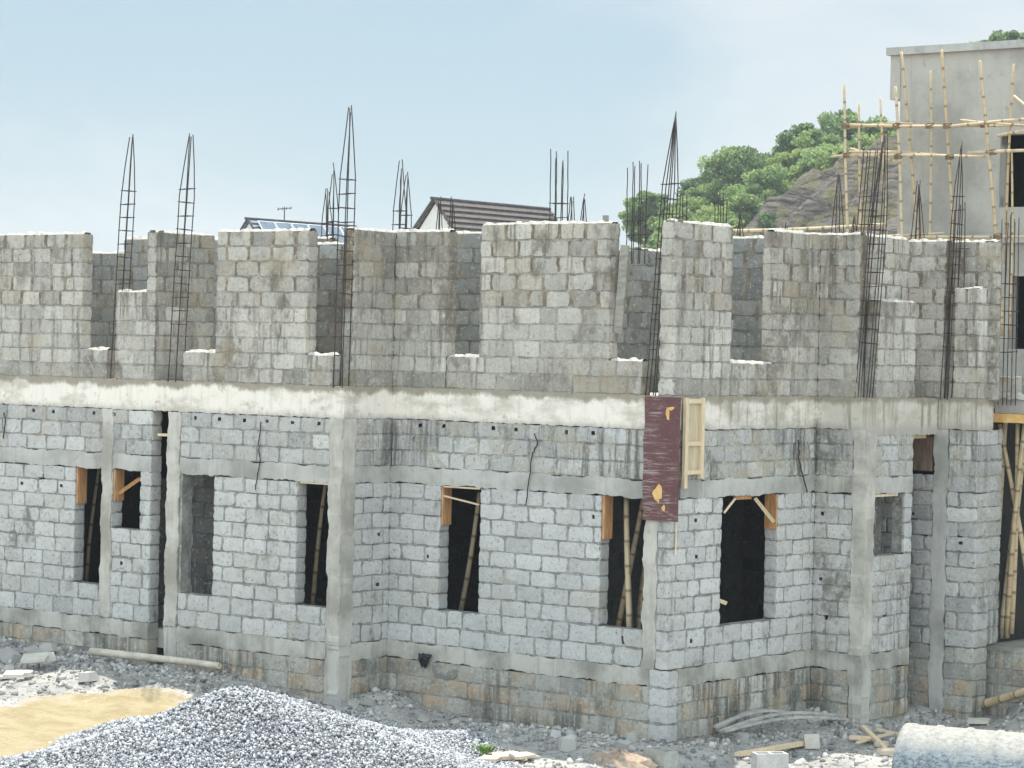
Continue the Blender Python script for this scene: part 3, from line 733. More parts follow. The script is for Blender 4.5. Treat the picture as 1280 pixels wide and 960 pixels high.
M['rawwood'] = simple('torn_plywood', (.62, .36, .12), (.74, .50, .22), 9, .8, .4)
for (cx, cz, w, h) in ((-.17, -1.36, .085, .14), (-.07, -1.55, .035, .05), (-.03, -.25, .04, .10), (.02, -.17, .06, .03)):
    mb = MB(); k = 14; ring = []
    for i in range(k):
        a = 2 * math.pi * i / k; q = random.uniform(.6, 1.1)
        ring.append((cx + w * q * math.cos(a), cz + h * q * math.sin(a)))
    bw = lambda z: .012 * math.sin(math.pi * (z + 1.73) / 1.715)
    f = [mb.vert((p[0], -.0605 - bw(p[1]), p[1])) for p in ring]; g = [mb.vert((p[0], -.050 - bw(p[1]), p[1])) for p in ring]
    mb.face(f)
    for i in range(k): mb.face((f[(i + 1) % k], f[i], g[i], g[(i + 1) % k]))
    mb.build('torn_patch', M['rawwood'], MP)
# pale framed shutter beside it
FP = empty('timber_shutter', (.05, .42, -1.2), 'narrow pale timber frame with two plywood fields beside the maroon panel', 'formwork frame')
def part(name, lo, hi, mat, par): mb = MB(); mb.box(lo, hi); return mb.build(name, mat, par)
part('plywood_field', (.03, .24, -1.08), (.045, .62, -.03), M['ext'], FP)
part('stile', (.047, .20, -1.28), (.095, .275, -.02), M['timber'], FP); part('stile', (.047, .60, -1.15), (.095, .675, -.02), M['timber'], FP)
for z in (-.07, -.66, -1.06): part('rail', (.047, .277, z - .03), (.09, .598, z + .03), M['timber'], FP)
strip('timber_strip', (.03, .12, -1.2), (.03, .12, -2.2), .02, .02, M['timber'], 'thin upright pale lath below the framed shutter at the corner', 'timber')

def wire(pts, r, label, cat='wire', mat='black', name='hanging_wire'):
    P = []
    for a, b in zip(pts, pts[1:]):
        for k in range(6): P.append(a + (b - a) * k / 6 + np.array([random.uniform(-.012, .012), 0, random.uniform(-.01, .01)]))
    P.append(pts[-1]); mb = MB(); mb.tube(P, r, 5); return thing(name, mb, M[mat], label, cat)
wire([ony(x, y, YL - .03) for x, y in ((326, 528), (323, 555), (325, 575), (319, 612))], .009, 'thin black wire hanging down the wall between the two tall windows at left')
wire([ony(x, y, YL - .03) for x, y in ((5, 515), (7, 528), (4, 548))], .011, 'short black wire hanging at the left edge under the pale beam')
wire([ony(x, y, -.03) for x, y in ((668, 541), (672, 555), (665, 568), (657, 632))], .009, 'thin black wire hanging under the beam in the middle wall')
wire([onx(x, y, .05) for x, y in ((998, 549), (999, 575), (1009, 615))], .012, 'bent dark bar hanging on the wall near the inner corner at right', 'bar', 'steel', 'bent_bar')
wire([onx(x, y, .06) for x, y in ((1009, 552), (1014, 575), (1020, 602))], .010, 'second bent bar hanging closest to the inner corner at right', 'bar', 'plygrey', 'bent_bar')
# black plastic rag caught on the plinth
mb = MB(); c = ony(532, 822, -.03)
for k in range(5):
    a = random.uniform(-.2, .2); b = random.uniform(-.2, .2)
    mb.tube([c + X * (-.11 + .055 * k) + UP * .05 - Y * .01, c + X * a * .5 - Y * .03 - UP * .02, c + X * (a * .25) - UP * random.uniform(.08, .17) - Y * .015], [.02, .035, .008], 5, smooth=False)
thing('plastic_rag', mb, M['black'], 'torn black plastic rag stuck on the plinth left of the middle wall window', 'plastic')
# grey board leaning in the upper window by the corner
mb = MB(); mb.obox((-.98, .10, 1.48), (.045, .0, .62), (0, .012, 0), (.07, 0, -.005)); thing('leaning_board', mb, M['plygrey'], 'grey board leaning in the upper window next to the corner pier', 'board')
mb = MB(); mb.obox((-.115, 1.50, .80), (0, .055, .30), (.012, 0, 0), (0, .10, -.01)); thing('leaning_board', mb, M['plygrey'], 'grey board leaning in the upper window of the right face', 'board')

# ------------------------------------------------------------------ bamboo
def bamboo_pts(a, b, r, wob=.03, n=None):
    a = np.array(a, float); b = np.array(b, float); L = np.linalg.norm(b - a); n = max(4, int(L / .32))
    t = (b - a) / L; s = np.cross(t, UP if abs(t[2]) < .9 else X); s /= np.linalg.norm(s); q = np.cross(t, s)
    ph = random.uniform(0, 6); w2 = random.uniform(-wob, wob)
    P, rr, cc = [], [], []
    for k in range(n + 1):
        f = k / n; p = a + (b - a) * f + s * wob * math.sin(f * 3.1 + ph) * .8 + q * w2 * math.sin(f * 3.14)
        rk = r * (1.08 - .25 * f)
        for df, rs, nd in ((-.03, 1., 0), (-.010, 1.09, 1), (.010, 1.09, 1), (.03, 1., 0)):
            if 0 < k < n: P.append(p + t * df * 1.0); rr.append(rk * rs); cc.append(nd)
        if k in (0, n): P.append(p); rr.append(rk); cc.append(0)
    return P, rr, cc
def bamboo(mb, a, b, r, wob=.03):
    P, rr, cc = bamboo_pts(a, b, r, wob); t = random.uniform(.1, .9)
    i0 = len(mb.v); mb.tube(P, rr, 8)
    for i in range(len(P)):
        for k in range(8): mb.c[i0 + i * 8 + k] = (t, 0, float(cc[i]) * .65, 0)
def bpole(a, b, r, label, group=None, wob=.03, name='bamboo_pole', cat='bamboo pole'):
    mb = MB(); bamboo(mb, a, b, r, wob); return thing(name, mb, M['bamboo'], label, cat, group)
GP = 'bamboo props inside the window openings'
bpole(ony(388, 770, YL + .9), ony(408, 605, YL + .75), .035, 'dim bamboo prop leaning inside the black window beside the left corner column', GP)
bpole(ony(572, 775, .9), ony(601, 615, .75), .04, 'bamboo prop leaning inside the narrow window of the middle wall', GP)
bpole(ony(786, 800, .40), ony(784, 615, .45), .045, 'bright upright bamboo prop in the window beside the maroon panel', GP)
bpole(ony(770, 800, .75), ony(806, 610, .70), .04, 'slanted bamboo prop behind the upright one in the window beside the maroon panel', GP)
bpole(ony(108, 730, YL + .9), ony(124, 580, YL + .8), .03, 'dim bamboo prop in the leftmost narrow window', GP)
bpole(ony(798, 800, 1.3), ony(812, 650, 1.3), .035, 'dark bamboo prop at the right edge of the window beside the maroon panel', GP)
# props of the shuttered bay at far right
GR = 'bamboo props under the bay slab'
bz = -3.78
for (a, b, r, lab) in (((1240, 800), (1256, 528), .045, 'slim bamboo prop leaning from the pier foot under the bay slab'),
                       ((1251, 797), (1283, 524), .06, 'thickest bright bamboo prop crossing in front under the bay slab'),
                       ((1258, 797), (1278, 560), .045, 'bamboo prop just behind the thickest one under the bay slab'),
                       ((1264, 792), (1272, 530), .04, 'thin upright bamboo prop right of the thickest one under the bay slab'),
                       ((1284, 720), (1250, 530), .04, 'bamboo prop leaning left across the others under the bay slab'),
                       ((1247, 700), (1238, 640), .035, 'short dark bamboo piece beside the last pier')):
    A = ony(a[0], a[1], 7.4); B = ony(b[0], b[1], 7.1)
    bpole(A, B, r, lab, GR, .03)

# ------------------------------------------------------------------ right hand bay
BAY = empty('shuttered_bay', (3.2, 7.5, -4.8), 'open bay at the right with a propped concrete slab on timber shuttering', 'building bay')
yb = 6.75
part('slab_edge', (1.42, yb, -.22), (7.5, yb + .25, .05), M['slab'], BAY)
part('slab', (1.42, yb + .25, -.20), (7.5, 11.0, .04), M['slab'], BAY)
part('shutter_plank', (1.40, yb - .06, -.36), (7.5, yb + .06, -.225), M['rawwood'], BAY)
mb = MB(); core(mb, np.array([1.42, yb + .05, 0]), X, -Y, 6, .052, .36, [], .2); face_blocks(mb, np.array([1.42, yb + .05, 0]), X, -Y, 6, [.06, .36], (), low_tone); mb.build('parapet_course', M['up'], BAY)
mb = MB(); bwz = [-4.0 + .24 * k for k in range(17)]
core(mb, np.array([1.2, 10.4, 0]), X, -Y, 7, bwz[0], bwz[-1], [], .2); face_blocks(mb, np.array([1.2, 10.4, 0]), X, -Y, 7, bwz, (), in_tone); mb.build('back_wall', M['room_shade'], BAY)
part('floor_platform', (1.36, yb - .1, -4.9), (7.5, 11, -3.82), M['plinth'], BAY)
mb = MB(); pz = [-4.9, -4.65, -4.4, -4.15, -3.9]
core(mb, np.array([1.40, yb - .18, 0]), X, -Y, 6, -4.9, -3.86, [], .1); face_blocks(mb, np.array([1.4, yb - .18, 0]), X, -Y, 6, pz, (), fnd_tone); mb.build('platform_wall', M['found'], BAY)
mb = MB()
for k in range(60):
    x = 1.5 + k * .06
    P = [np.array([x, yb - .05, .055]), np.array([x, yb + .12, .085 + random.uniform(0, .02)])]
mb = MB(); pr = None
for k in range(90):
    x = 1.43 + k * .065; h = random.uniform(.0, .05)
    q = [mb.vert((x, yb - .04 + random.uniform(-.01, .01), .02 + random.uniform(-.03, .0))), mb.vert((x, yb - .035, .062 + h * .3)), mb.vert((x, yb + .048, .075 + h))]
    if pr:
        for j in range(2): mb.face((pr[j], q[j], q[j + 1], pr[j + 1]))
    pr = q
mb.build('mortar_fillet', M['mort'], BAY)

# ------------------------------------------------------------------ ground
MOUNDS = [(-4.72, -.42, .25, .7), (.45, 3.3, .18, .9), (-12.6, -1.5, .18, 1.1), (-11.0, -1.4, .12, .9), (-2.0, -.7, .07, 1.2), (-8.9, -2.4, .05, .9), (-7.6, -2.4, .05, 1.0), (2.3, 1.6, .08, 1.0), (-.9, -1.2, .12, .6), (3.1, 6.0, .75, .75), (2.6, 6.2, .35, .5), (3.9, 6.0, .7, .8)]
_ph = [(RNG.uniform(.4, 7), RNG.uniform(0, 6.28), RNG.uniform(0, 6.28)) for _ in range(26)]
def gz(x, y):
    z = -4.80 + .37 * sstep(-4.4, -7.6, x) * (.45 + .55 * sstep(-5.0, -2.2, y)) - .14 * sstep(.4, 1.6, x)
    for (a, b, h, r) in MOUNDS:
        q = ((x - a) ** 2 + (y - b) ** 2) / (r * r)
        if q < 6: z += h * math.exp(-q * 1.4)
    if abs(x) < 40 and abs(y) < 40:
        for k, (f, p, q) in enumerate(_ph): z += (.020 / (.6 + f * .5)) * math.sin(f * (x * math.cos(q) + y * math.sin(q)) + p)
    return z
def axis(a, b, st, far_):
    mid = list(np.arange(a, b, st)); lo = []; hi = []; s = st; q = a
    while q > -far_: s *= 1.35; q -= s; lo.append(q)
    s = st; q = mid[-1]
    while q < far_: s *= 1.35; q += s; hi.append(q)
    return lo[::-1] + mid + hi
xs = axis(-18, 9, .13, 900); ys = axis(-11, 8.5, .13, 900)
mb = MB(); idx = {}
for i, x in enumerate(xs):
    for j, y in enumerate(ys): idx[i, j] = mb.vert((x, y, gz(x, y)))
for i in range(len(xs) - 1):
    for j in range(len(ys) - 1): mb.face((idx[i, j], idx[i + 1, j], idx[i + 1, j + 1], idx[i, j + 1]), True)
def ground_mat():
    n = NT('site_ground'); P = n.pos
    a = n.noise(P, .9, 6, .6); b = n.noise(P, 6, 6, .65); c = n.noise(P, 28, 5, .65); v = n.vor(P, 22, 'F1')
    col = n.mix(n.rng(a, .38, .64), (.29, .285, .275), (.46, .44, .405)); col = n.mix(n.rng(b, .5, .7, 0, .6), col, (.50, .48, .43))
    col = n.mix(n.rng(b, .45, .33, 0, .85), col, (.13, .13, .125)); col = n.mix(n.rng(c, .56, .68, 0, .7), col, (.15, .15, .15)); col = n.mix(n.rng(v, .28, .1, 0, .45), col, (.50, .49, .46))
    n.bump(n.math('ADD', n.math('MULTIPLY', b, 1.), n.math('MULTIPLY', c, .6)), .9, .05)
    return n.fin(col, .95)
M['ground'] = ground_mat()
tag(mb.build('ground', M['ground']), 'dusty grey construction ground', 'ground', kind='structure')
# sand patch
def sand_mat():
    n = NT('yellow_sand'); P = n.pos; r = n.attr()[0]
    a = n.noise(P, 2.2, 6, .6); b = n.noise(P, 14, 5, .65); c = n.noise(P, 50, 3)
    col = n.mix(n.rng(a, .35, .65), (.37, .295, .165), (.455, .38, .24)); col = n.mix(n.rng(b, .55, .7, 0, .5), col, (.47, .41, .30))
    e = n.math('ADD', r, n.math('MULTIPLY', n.math('SUBTRACT', b, .5), 1.1)); e = n.math('ADD', e, n.math('MULTIPLY', n.math('SUBTRACT', a, .5), 1.2))
    col = n.mix(n.rng(e, .42, 1.0, 0, .95), col, n.mix(b, (.38, .36, .32), (.55, .52, .46))); col = n.mix(n.rng(c, .66, .74, 0, .6), col, (.25, .22, .17))
    n.bump(n.math('ADD', a, n.math('MULTIPLY', b, .6)), 1., .14)
    return n.fin(col, .95)
M['sand'] = sand_mat()
M['sand_plain'] = simple('yellow_sand_plain', (.50, .405, .225), (.60, .51, .32), 3, .95, .5, (1, 1, 1), 30, .03)
def sheet(name, poly, mat, lift, label, cat):
    poly = np.array(poly); c = poly.mean(0); mb = MB(); rings = []; k = 72
    ang = np.arctan2(poly[:, 1] - c[1], poly[:, 0] - c[0]); rad = np.hypot(poly[:, 1] - c[1], poly[:, 0] - c[0]); o = np.argsort(ang); ang = ang[o]; rad = rad[o]
    ctr = mb.vert((c[0], c[1], gz(*c) + lift))
    for t in range(1, 15):
        f = t / 14; rg = []
        for i in range(k):
            a = -math.pi + 2 * math.pi * i / k; rr = np.interp(a, ang, rad, period=2 * math.pi) * f * (1 + .09 * math.sin(5 * a + 1) * f + .05 * math.sin(13 * a) * f + (RNG.uniform(-.04, .04) if t > 11 else 0))
            x = c[0] + rr * math.cos(a); y = c[1] + rr * math.sin(a)
            rg.append(mb.vert((x, y, gz(x, y) + (lift * (1 - f ** 6) - .03 * f ** 10)), (f ** 3, 0, 0, 0)))
        rings.append(rg)
    for i in range(k): mb.face((ctr, rings[0][i], rings[0][(i + 1) % k]), True)
    for A, B in zip(rings, rings[1:]):
        for i in range(k): mb.face((A[i], B[i], B[(i + 1) % k], A[(i + 1) % k]), True)
    o = tag(mb.build(name, mat), label, cat, kind='structure'); return o
def ghit(px, py):
    z = -4.75
    for _ in range(12): p = onz(px, py, z); z = .5 * z + .5 * gz(p[0], p[1])
    return onz(px, py, z)
gp = lambda x, y: ghit(x, y)[:2]
sheet('sand_patch', [gp(-90, 900), gp(0, 882), gp(70, 872), gp(150, 858), gp(222, 852), gp(275, 885), gp(200, 965), gp(100, 1030), gp(-100, 1030)], M['sand'], .09, 'yellow sand spread on the ground', 'sand')

# ------------------------------------------------------------------ stones
ICO = []
def ico():
    t = (1 + 5 ** .5) / 2
    v = np.array([(-1, t, 0), (1, t, 0), (-1, -t, 0), (1, -t, 0), (0, -1, t), (0, 1, t), (0, -1, -t), (0, 1, -t), (t, 0, -1), (t, 0, 1), (-t, 0, -1), (-t, 0, 1)], float)
    f = np.array([(0, 11, 5), (0, 5, 1), (0, 1, 7), (0, 7, 10), (0, 10, 11), (1, 5, 9), (5, 11, 4), (11, 10, 2), (10, 7, 6), (7, 1, 8), (3, 9, 4), (3, 4, 2), (3, 2, 6), (3, 6, 8), (3, 8, 9), (4, 9, 5), (2, 4, 11), (6, 2, 10), (8, 6, 7), (9, 8, 1)])
    return v / np.linalg.norm(v[0]), f
OCT = (np.array([(1, 0, 0), (-1, 0, 0), (0, 1, 0), (0, -1, 0), (0, 0, 1), (0, 0, -1)], float), np.array([(0, 2, 4), (2, 1, 4), (1, 3, 4), (3, 0, 4), (2, 0, 5), (1, 2, 5), (3, 1, 5), (0, 3, 5)]))
def stones(name, P, size, mat, base=None, shape='ico', tones=None, flat=.75, rough=.28):
    v0, f0 = ico() if shape == 'ico' else OCT
    n = len(P); P = np.asarray(P, float); size = np.asarray(size, float)
    V = v0[None] * (1 + RNG.uniform(-rough, rough, (n, len(v0), 1))) * size[:, None, None] * RNG.uniform(.65, 1.25, (n, 1, 3)); V[:, :, 2] *= flat
    ax = RNG.normal(size=(n, 3)); ax /= np.linalg.norm(ax, axis=1)[:, None]; an = RNG.uniform(0, 6.28, n)
    K = np.zeros((n, 3, 3)); K[:, 0, 1] = -ax[:, 2]; K[:, 0, 2] = ax[:, 1]; K[:, 1, 0] = ax[:, 2]; K[:, 1, 2] = -ax[:, 0]; K[:, 2, 0] = -ax[:, 1]; K[:, 2, 1] = ax[:, 0]
    Rm = np.eye(3)[None] + np.sin(an)[:, None, None] * K + (1 - np.cos(an))[:, None, None] * (K @ K)
    V = np.einsum('nij,nkj->nki', Rm, V) + P[:, None, :]
    F = f0[None] + (np.arange(n) * len(v0))[:, None, None]
    V = V.reshape(-1, 3); F = F.reshape(-1, 3)
    if tones is None: tones = RNG.uniform(0, 1, n)
    C = np.zeros((n, len(v0), 4), np.float32); C[:, :, 0] = np.asarray(tones)[:, None]; C = C.reshape(-1, 4)
    if base is not None:
        bv, bf, bc = base; F = np.concatenate([F, bf + len(V)]); V = np.concatenate([V, bv]); C = np.concatenate([C, bc])
    me = bpy.data.meshes.new(name); me.vertices.add(len(V)); me.vertices.foreach_set('co', V.ravel())
    me.loops.add(F.size); me.loops.foreach_set('vertex_index', F.ravel().astype(np.int32))
    me.polygons.add(len(F)); me.polygons.foreach_set('loop_start', np.arange(0, F.size, 3, dtype=np.int32)); me.polygons.foreach_set('loop_total', np.full(len(F), 3, np.int32))
    me.update(); me.validate()
    at = me.color_attributes.new('tone', 'FLOAT_COLOR', 'POINT'); at.data.foreach_set('color', C.astype(np.float32).ravel())
    me.materials.append(mat); o = bpy.data.objects.new(name, me); COL.objects.link(o); return o
def stone_mat(name, lo, hi):
    n = NT(name); r, g, b, a = n.attr(); f = n.noise(n.pos, 60, 4, .6)
    col = n.mix(n.math('ADD', r, n.math('MULTIPLY', n.math('SUBTRACT', f, .5), .5), True), lo, hi); n.bump(f, .3, .004)
    return n.fin(col, .85)
M['gravel'] = stone_mat('crushed_granite', (.08, .084, .092), (.54, .555, .58))
M['rubble'] = stone_mat('concrete_rubble', (.14, .142, .14), (.52, .50, .465))
# gravel heap
HC = onz(300, 857, -3.74); HR, HH = 4.2, 1.06
def heap(x, y):
    dx_, dy_ = x - HC[0], y - HC[1]
    lat = dx_ * r0[0] + dy_ * r0[1]; dep = dx_ * d0[0] + dy_ * d0[1]
    q = math.hypot(lat * (1.40 if lat < 0 else 1.12), dep * 1.0) / HR
    q *= 1 + .07 * math.sin(3 * math.atan2(dep, lat) + 1) + .05 * math.sin(7 * math.atan2(dep, lat))
    h = HH * max(0., 1 - (math.sqrt(q * q + .006) - .04)) ** 1.30 if q < 1.05 else 0
    return max(h, 0)
sp = np.array([gp(310, 880), gp(420, 884), gp(490, 892), gp(560, 914), gp(640, 944), gp(660, 1000), gp(300, 1010)])
def inpoly(x, y, P):
    c = False; j = len(P) - 1
    for i in range(len(P)):
        if (P[i][1] > y) != (P[j][1] > y) and x < (P[j][0] - P[i][0]) * (y - P[i][1]) / (P[j][1] - P[i][1]) + P[i][0]: c = not c
        j = i
    return c
# base mound
bv, bf = [], []; gi = {}
N1 = 60
for i in range(N1 + 1):
    for j in range(N1 + 1):
        x = HC[0] - 5.6 + 11.2 * i / N1; y = HC[1] - 5 + 10 * j / N1; h = heap(x, y)
        gi[i, j] = len(bv); bv.append((x, y, gz(x, y) + h - (.02 if h > .01 else .12)))
for i in range(N1):
    for j in range(N1):
        a, b, c, d = gi[i, j], gi[i + 1, j], gi[i + 1, j + 1], gi[i, j + 1]; bf += [(a, b, c), (a, c, d)]
pts, szs = [], []
tries = 0
while len(pts) < 56000 and tries < 380000:
    tries += 1
    x = HC[0] + random.uniform(-5.4, 6.2); y = HC[1] + random.uniform(-4.5, 5.5)
    h = heap(x, y)
    dep = (x - CAM[0]) * d0[0] + (y - CAM[1]) * d0[1]
    if h > .012: dens = 1.
    elif inpoly(x, y, sp): dens = .62
    else: continue
    if random.random() > dens: continue
    pts.append((x, y, gz(x, y) + h + random.uniform(-.004, .018))); szs.append(random.choice((.011, .013, .015, .018, .021, .03)))
tn = np.clip(RNG.normal(.64, .32, len(pts)), 0, 1)
bc = np.zeros((len(bv), 4), np.float32); bc[:, 0] = .12
go = stones('gravel', pts, szs, M['gravel'], (np.array(bv), np.array(bf), bc), 'oct', tn, .95)
tag(go, 'heap of grey crushed stone gravel', 'gravel', kind='stuff')
# fine rubble over the shaded ground and brighter strip
pts, szs = [], []
def free(x, y):
    if y > YL - .05 and x < XR + .05: return False
    if y > -.08 and x < .1: return False
    if y > YC - .05 and x < XB + .05: return False
    if y > YD - .05: return False
    return True
while len(pts) < 24000:
    x = random.uniform(-15, 6); y = random.uniform(-7, 6)
    if not free(x, y): continue
    lane = min(abs(y - YL) if x < XR else 9, abs(y) if XR < x < 0 else 9, abs(x) if y > 0 else 9)
    if random.random() > (.9 if lane < 1.5 else .35): continue
    s = min(.065, .009 * (1 / max(.05, random.random())) ** .62)
    pts.append((x, y, gz(x, y) + s * .25)); szs.append(s)
tag(stones('rubble', pts, szs, M['rubble'], None, 'ico', np.clip(RNG.normal(.5, .3, len(pts)), 0, 1), .65, .45), 'small broken stones and concrete crumbs strewn over the ground', 'rubble', kind='stuff')
# larger pieces
def chunk(px, py, s, label, flat=.6, mat='rubble', group=None):
    p = ghit(px, py); c = np.array([p[0], p[1], gz(p[0], p[1]) + s * flat * .42]); mb = MB(); t = (random.uniform(.35, .8), 0, 0, 0)
    a = random.uniform(0, 6.28); tl = random.uniform(-.3, .3); A = np.array([math.cos(a), math.sin(a), tl]); B = np.array([-math.sin(a), math.cos(a), random.uniform(-.3, .3)]); N = np.cross(A, B)
    k = random.randint(5, 7); top, bot = [], []
    for i in range(k):
        an = 6.28 * (i + random.uniform(-.3, .3)) / k; rr = s * random.uniform(.6, 1.1)
        q = c + A * rr * math.cos(an) + B * rr * .75 * math.sin(an)
        top.append(mb.vert(q * 1. + (c - q) * random.uniform(.05, .35) + N * s * flat * random.uniform(.35, .65), t)); bot.append(mb.vert(q - N * s * flat * random.uniform(.3, .6), t))
    mt = mb.vert(c + N * s * flat * random.uniform(.5, .8), t)
    for i in range(k): n2 = (i + 1) % k; mb.face((top[i], top[n2], mt)); mb.face((bot[i], bot[n2], top[n2], top[i]))
    mb.face(bot[::-1])
    return thing('concrete_chunk', mb, M[mat], label, 'rubble chunk', group)
GC = 'larger broken concrete chunks on the ground'
for (px, py, s, lab) in ((15, 826, .26, 'grey chunk at the foot of the wall at the far left edge'), (38, 822, .24, 'grey chunk behind the pile of white broken slabs'), (58, 817, .28, 'largest grey chunk against the wall behind the white broken slabs'),
                         (12, 838, .12, 'small pale block piece left of the white broken slabs'), (110, 852, .2, 'flat grey chunk at the shadow edge right of the white slabs'), (420, 882, .22, 'dark flat chunk at the inner corner next to the gravel'),
                         (455, 884, .16, 'dark chunk under the inner corner'), (712, 936, .26, 'large grey chunk in the shade left of the hollow block'), (790, 925, .16, 'grey chunk leaning at the foot of the corner column'),
                         (780, 934, .14, 'grey chunk in front of the corner column'), (693, 920, .12, 'small chunk beside the grey board on the rubble'), (570, 905, .13, 'chunk under the tilted dark board near the wall'),
                         (930, 925, .13, 'grey chunk between the corner and the lath bundle'), (1085, 915, .14, 'chunk at the foot of the small bay face'), (530, 902, .12, 'pale chunk on the shadow edge of the gravel'), (760, 948, .15, 'chunk at the lower edge left of the hollow block')):
    chunk(px, py, s, lab, random.uniform(.45, .7), group=GC)
# broken flat slabs
M['whiteslab'] = simple('whitish_slab', (.50, .465, .40), (.60, .57, .50), 5, .9, .3)
M['pinkslab'] = simple('pinkish_slab', (.50, .40, .30), (.58, .50, .40), 5, .9, .3)
def flat_slab(px, py, w, l, th, rot, tilt, mat, label, name='broken_slab', cat='slab', group=None, lift=0., tdir=0.):
    p = ghit(px, py); z = gz(p[0], p[1]) + th / 2 + .02 + lift + abs(math.sin(tilt)) * max(w, l) * .35
    ca, sa = math.cos(rot), math.sin(rot); a = np.array([ca, sa, math.sin(tilt) * math.cos(tdir)]); b = np.array([-sa, ca, math.sin(tilt) * math.sin(tdir)])
    n = np.cross(a, b); n /= np.linalg.norm(n)
    mb = MB(); k = 4; pts = []
    for (u, v) in ((-1, -1), (-.2, -1.05), (.5, -.95), (1, -.9), (1.05, .1), (.95, .95), (.3, 1.05), (-.5, .92), (-1, 1), (-.95, .2)):
        pts.append(np.array([p[0], p[1], z]) + a * u * l / 2 * random.uniform(.9, 1.05) + b * v * w / 2 * random.uniform(.9, 1.05))
    t = [mb.vert(q + n * th / 2) for q in pts]; u_ = [mb.vert(q - n * th / 2) for q in pts]
    mb.face(t); mb.face(u_[::-1])
    for i in range(len(pts)): j = (i + 1) % len(pts); mb.face((u_[i], u_[j], t[j], t[i]))
    return thing(name, mb, mat, label, cat, group)
GS = 'broken flat slabs on the ground'
flat_slab(43, 838, .34, .40, .05, .7, .22, M['whiteslab'], 'large whitish slab piece on top of the broken pile at left', group=GS, lift=.12, tdir=1.2)
flat_slab(57, 836, .30, .28, .05, .9, .28, M['whiteslab'], 'whitish slab piece on the right side of the broken pile at left', group=GS, lift=.10, tdir=1.0)
flat_slab(18, 852, .18, .32, .05, .5, .25, M['whiteslab'], 'narrow whitish slab tilted at the front of the broken pile', group=GS, lift=.04, tdir=1.4)
flat_slab(28, 850, .14, .30, .04, .5, .2, M['whiteslab'], 'thin whitish slab strip beside the narrow one in the broken pile', group=GS, lift=.05, tdir=1.4)
flat_slab(4, 850, .2, .34, .04, .9, .05, M['whiteslab'], 'whitish slab lying flat at the left edge of the picture', group=GS)
flat_slab(683, 910, .36, .42, .03, .5, .12, M['plygrey'], 'grey square board lying on rubble below the middle wall', 'old_board', 'board', lift=.04, tdir=1.5)
flat_slab(588, 896, .18, .30, .03, .4, .06, M['plygrey'], 'dark thin board at the foot of the middle wall', 'old_board', 'board', tdir=1.3)
flat_slab(541, 936, .16, .36, .03, .62, .06, M['whiteslab'], 'pale flat slab lying on the gravel', group=GS, lift=.03, tdir=1.3)
flat_slab(632, 950, .28, .36, .05, .7, .08, M['pinkslab'], 'pinkish broken slab behind the grass tuft', group=GS, tdir=1.2)
flat_slab(612, 955, .24, .3, .04, .2, .1, M['pinkslab'], 'pinkish broken slab in front of the grass tuft', group=GS, lift=.02, tdir=1.)
flat_slab(652, 953, .2, .3, .04, 1.2, .1, M['pinkslab'], 'pinkish broken slab at the right of the pair by the grass', group=GS, lift=.04, tdir=1.3)
flat_slab(1107, 945, .16, .26, .06, .5, .15, M['pinkslab'], 'brownish broken block piece beside the big pipe', group=GS, tdir=1.3)
flat_slab(1102, 935, .1, .2, .06, 1.4, .1, M['pinkslab'], 'small pink broken piece under the crossed sticks', group=GS, tdir=1.3)
flat_slab(1015, 938, .04, .22, .20, .3, .1, M['whiteslab'], 'grey broken block half standing on edge by the long plank', group=GS, tdir=0)
flat_slab(1223, 906, .2, .34, .05, .4, .12, M['whiteslab'], 'pale flat stone behind the big pipe', group=GS, tdir=1.2)
flat_slab(557, 876, .28, .3, .03, .0, 1.1, M['plinth'], 'dark slab leaning against the foundation of the middle wall', group=GS, tdir=1.57)
M['redsoil'] = simple('reddish_soil', (.30, .22, .16), (.42, .34, .26), 14, .95, .6, (1, 1, 1), 60, .02)
# low pink sand lump in front of the corner
mb = MB(); c = ghit(775, 950)
pr = None
for t in range(7):
    rr = .42 * t / 6; rg = [mb.vert((c[0] + rr * 1.2 * math.cos(a) * random.uniform(.9, 1.1), c[1] + rr * math.sin(a) * random.uniform(.9, 1.1), gz(c[0], c[1]) + .13 * (1 - (t / 6) ** 1.3) + random.uniform(-.028, .028) - (.05 if t == 6 else 0))) for a in np.linspace(0, 2 * math.pi, 24, endpoint=False)]
    if pr:
        for i in range(24): mb.face((pr[i], rg[i], rg[(i + 1) % 24], pr[(i + 1) % 24]))
    pr = rg
thing('soil_heap', mb, M['redsoil'], 'small pinkish heap of earth left of the hollow block', 'earth heap')

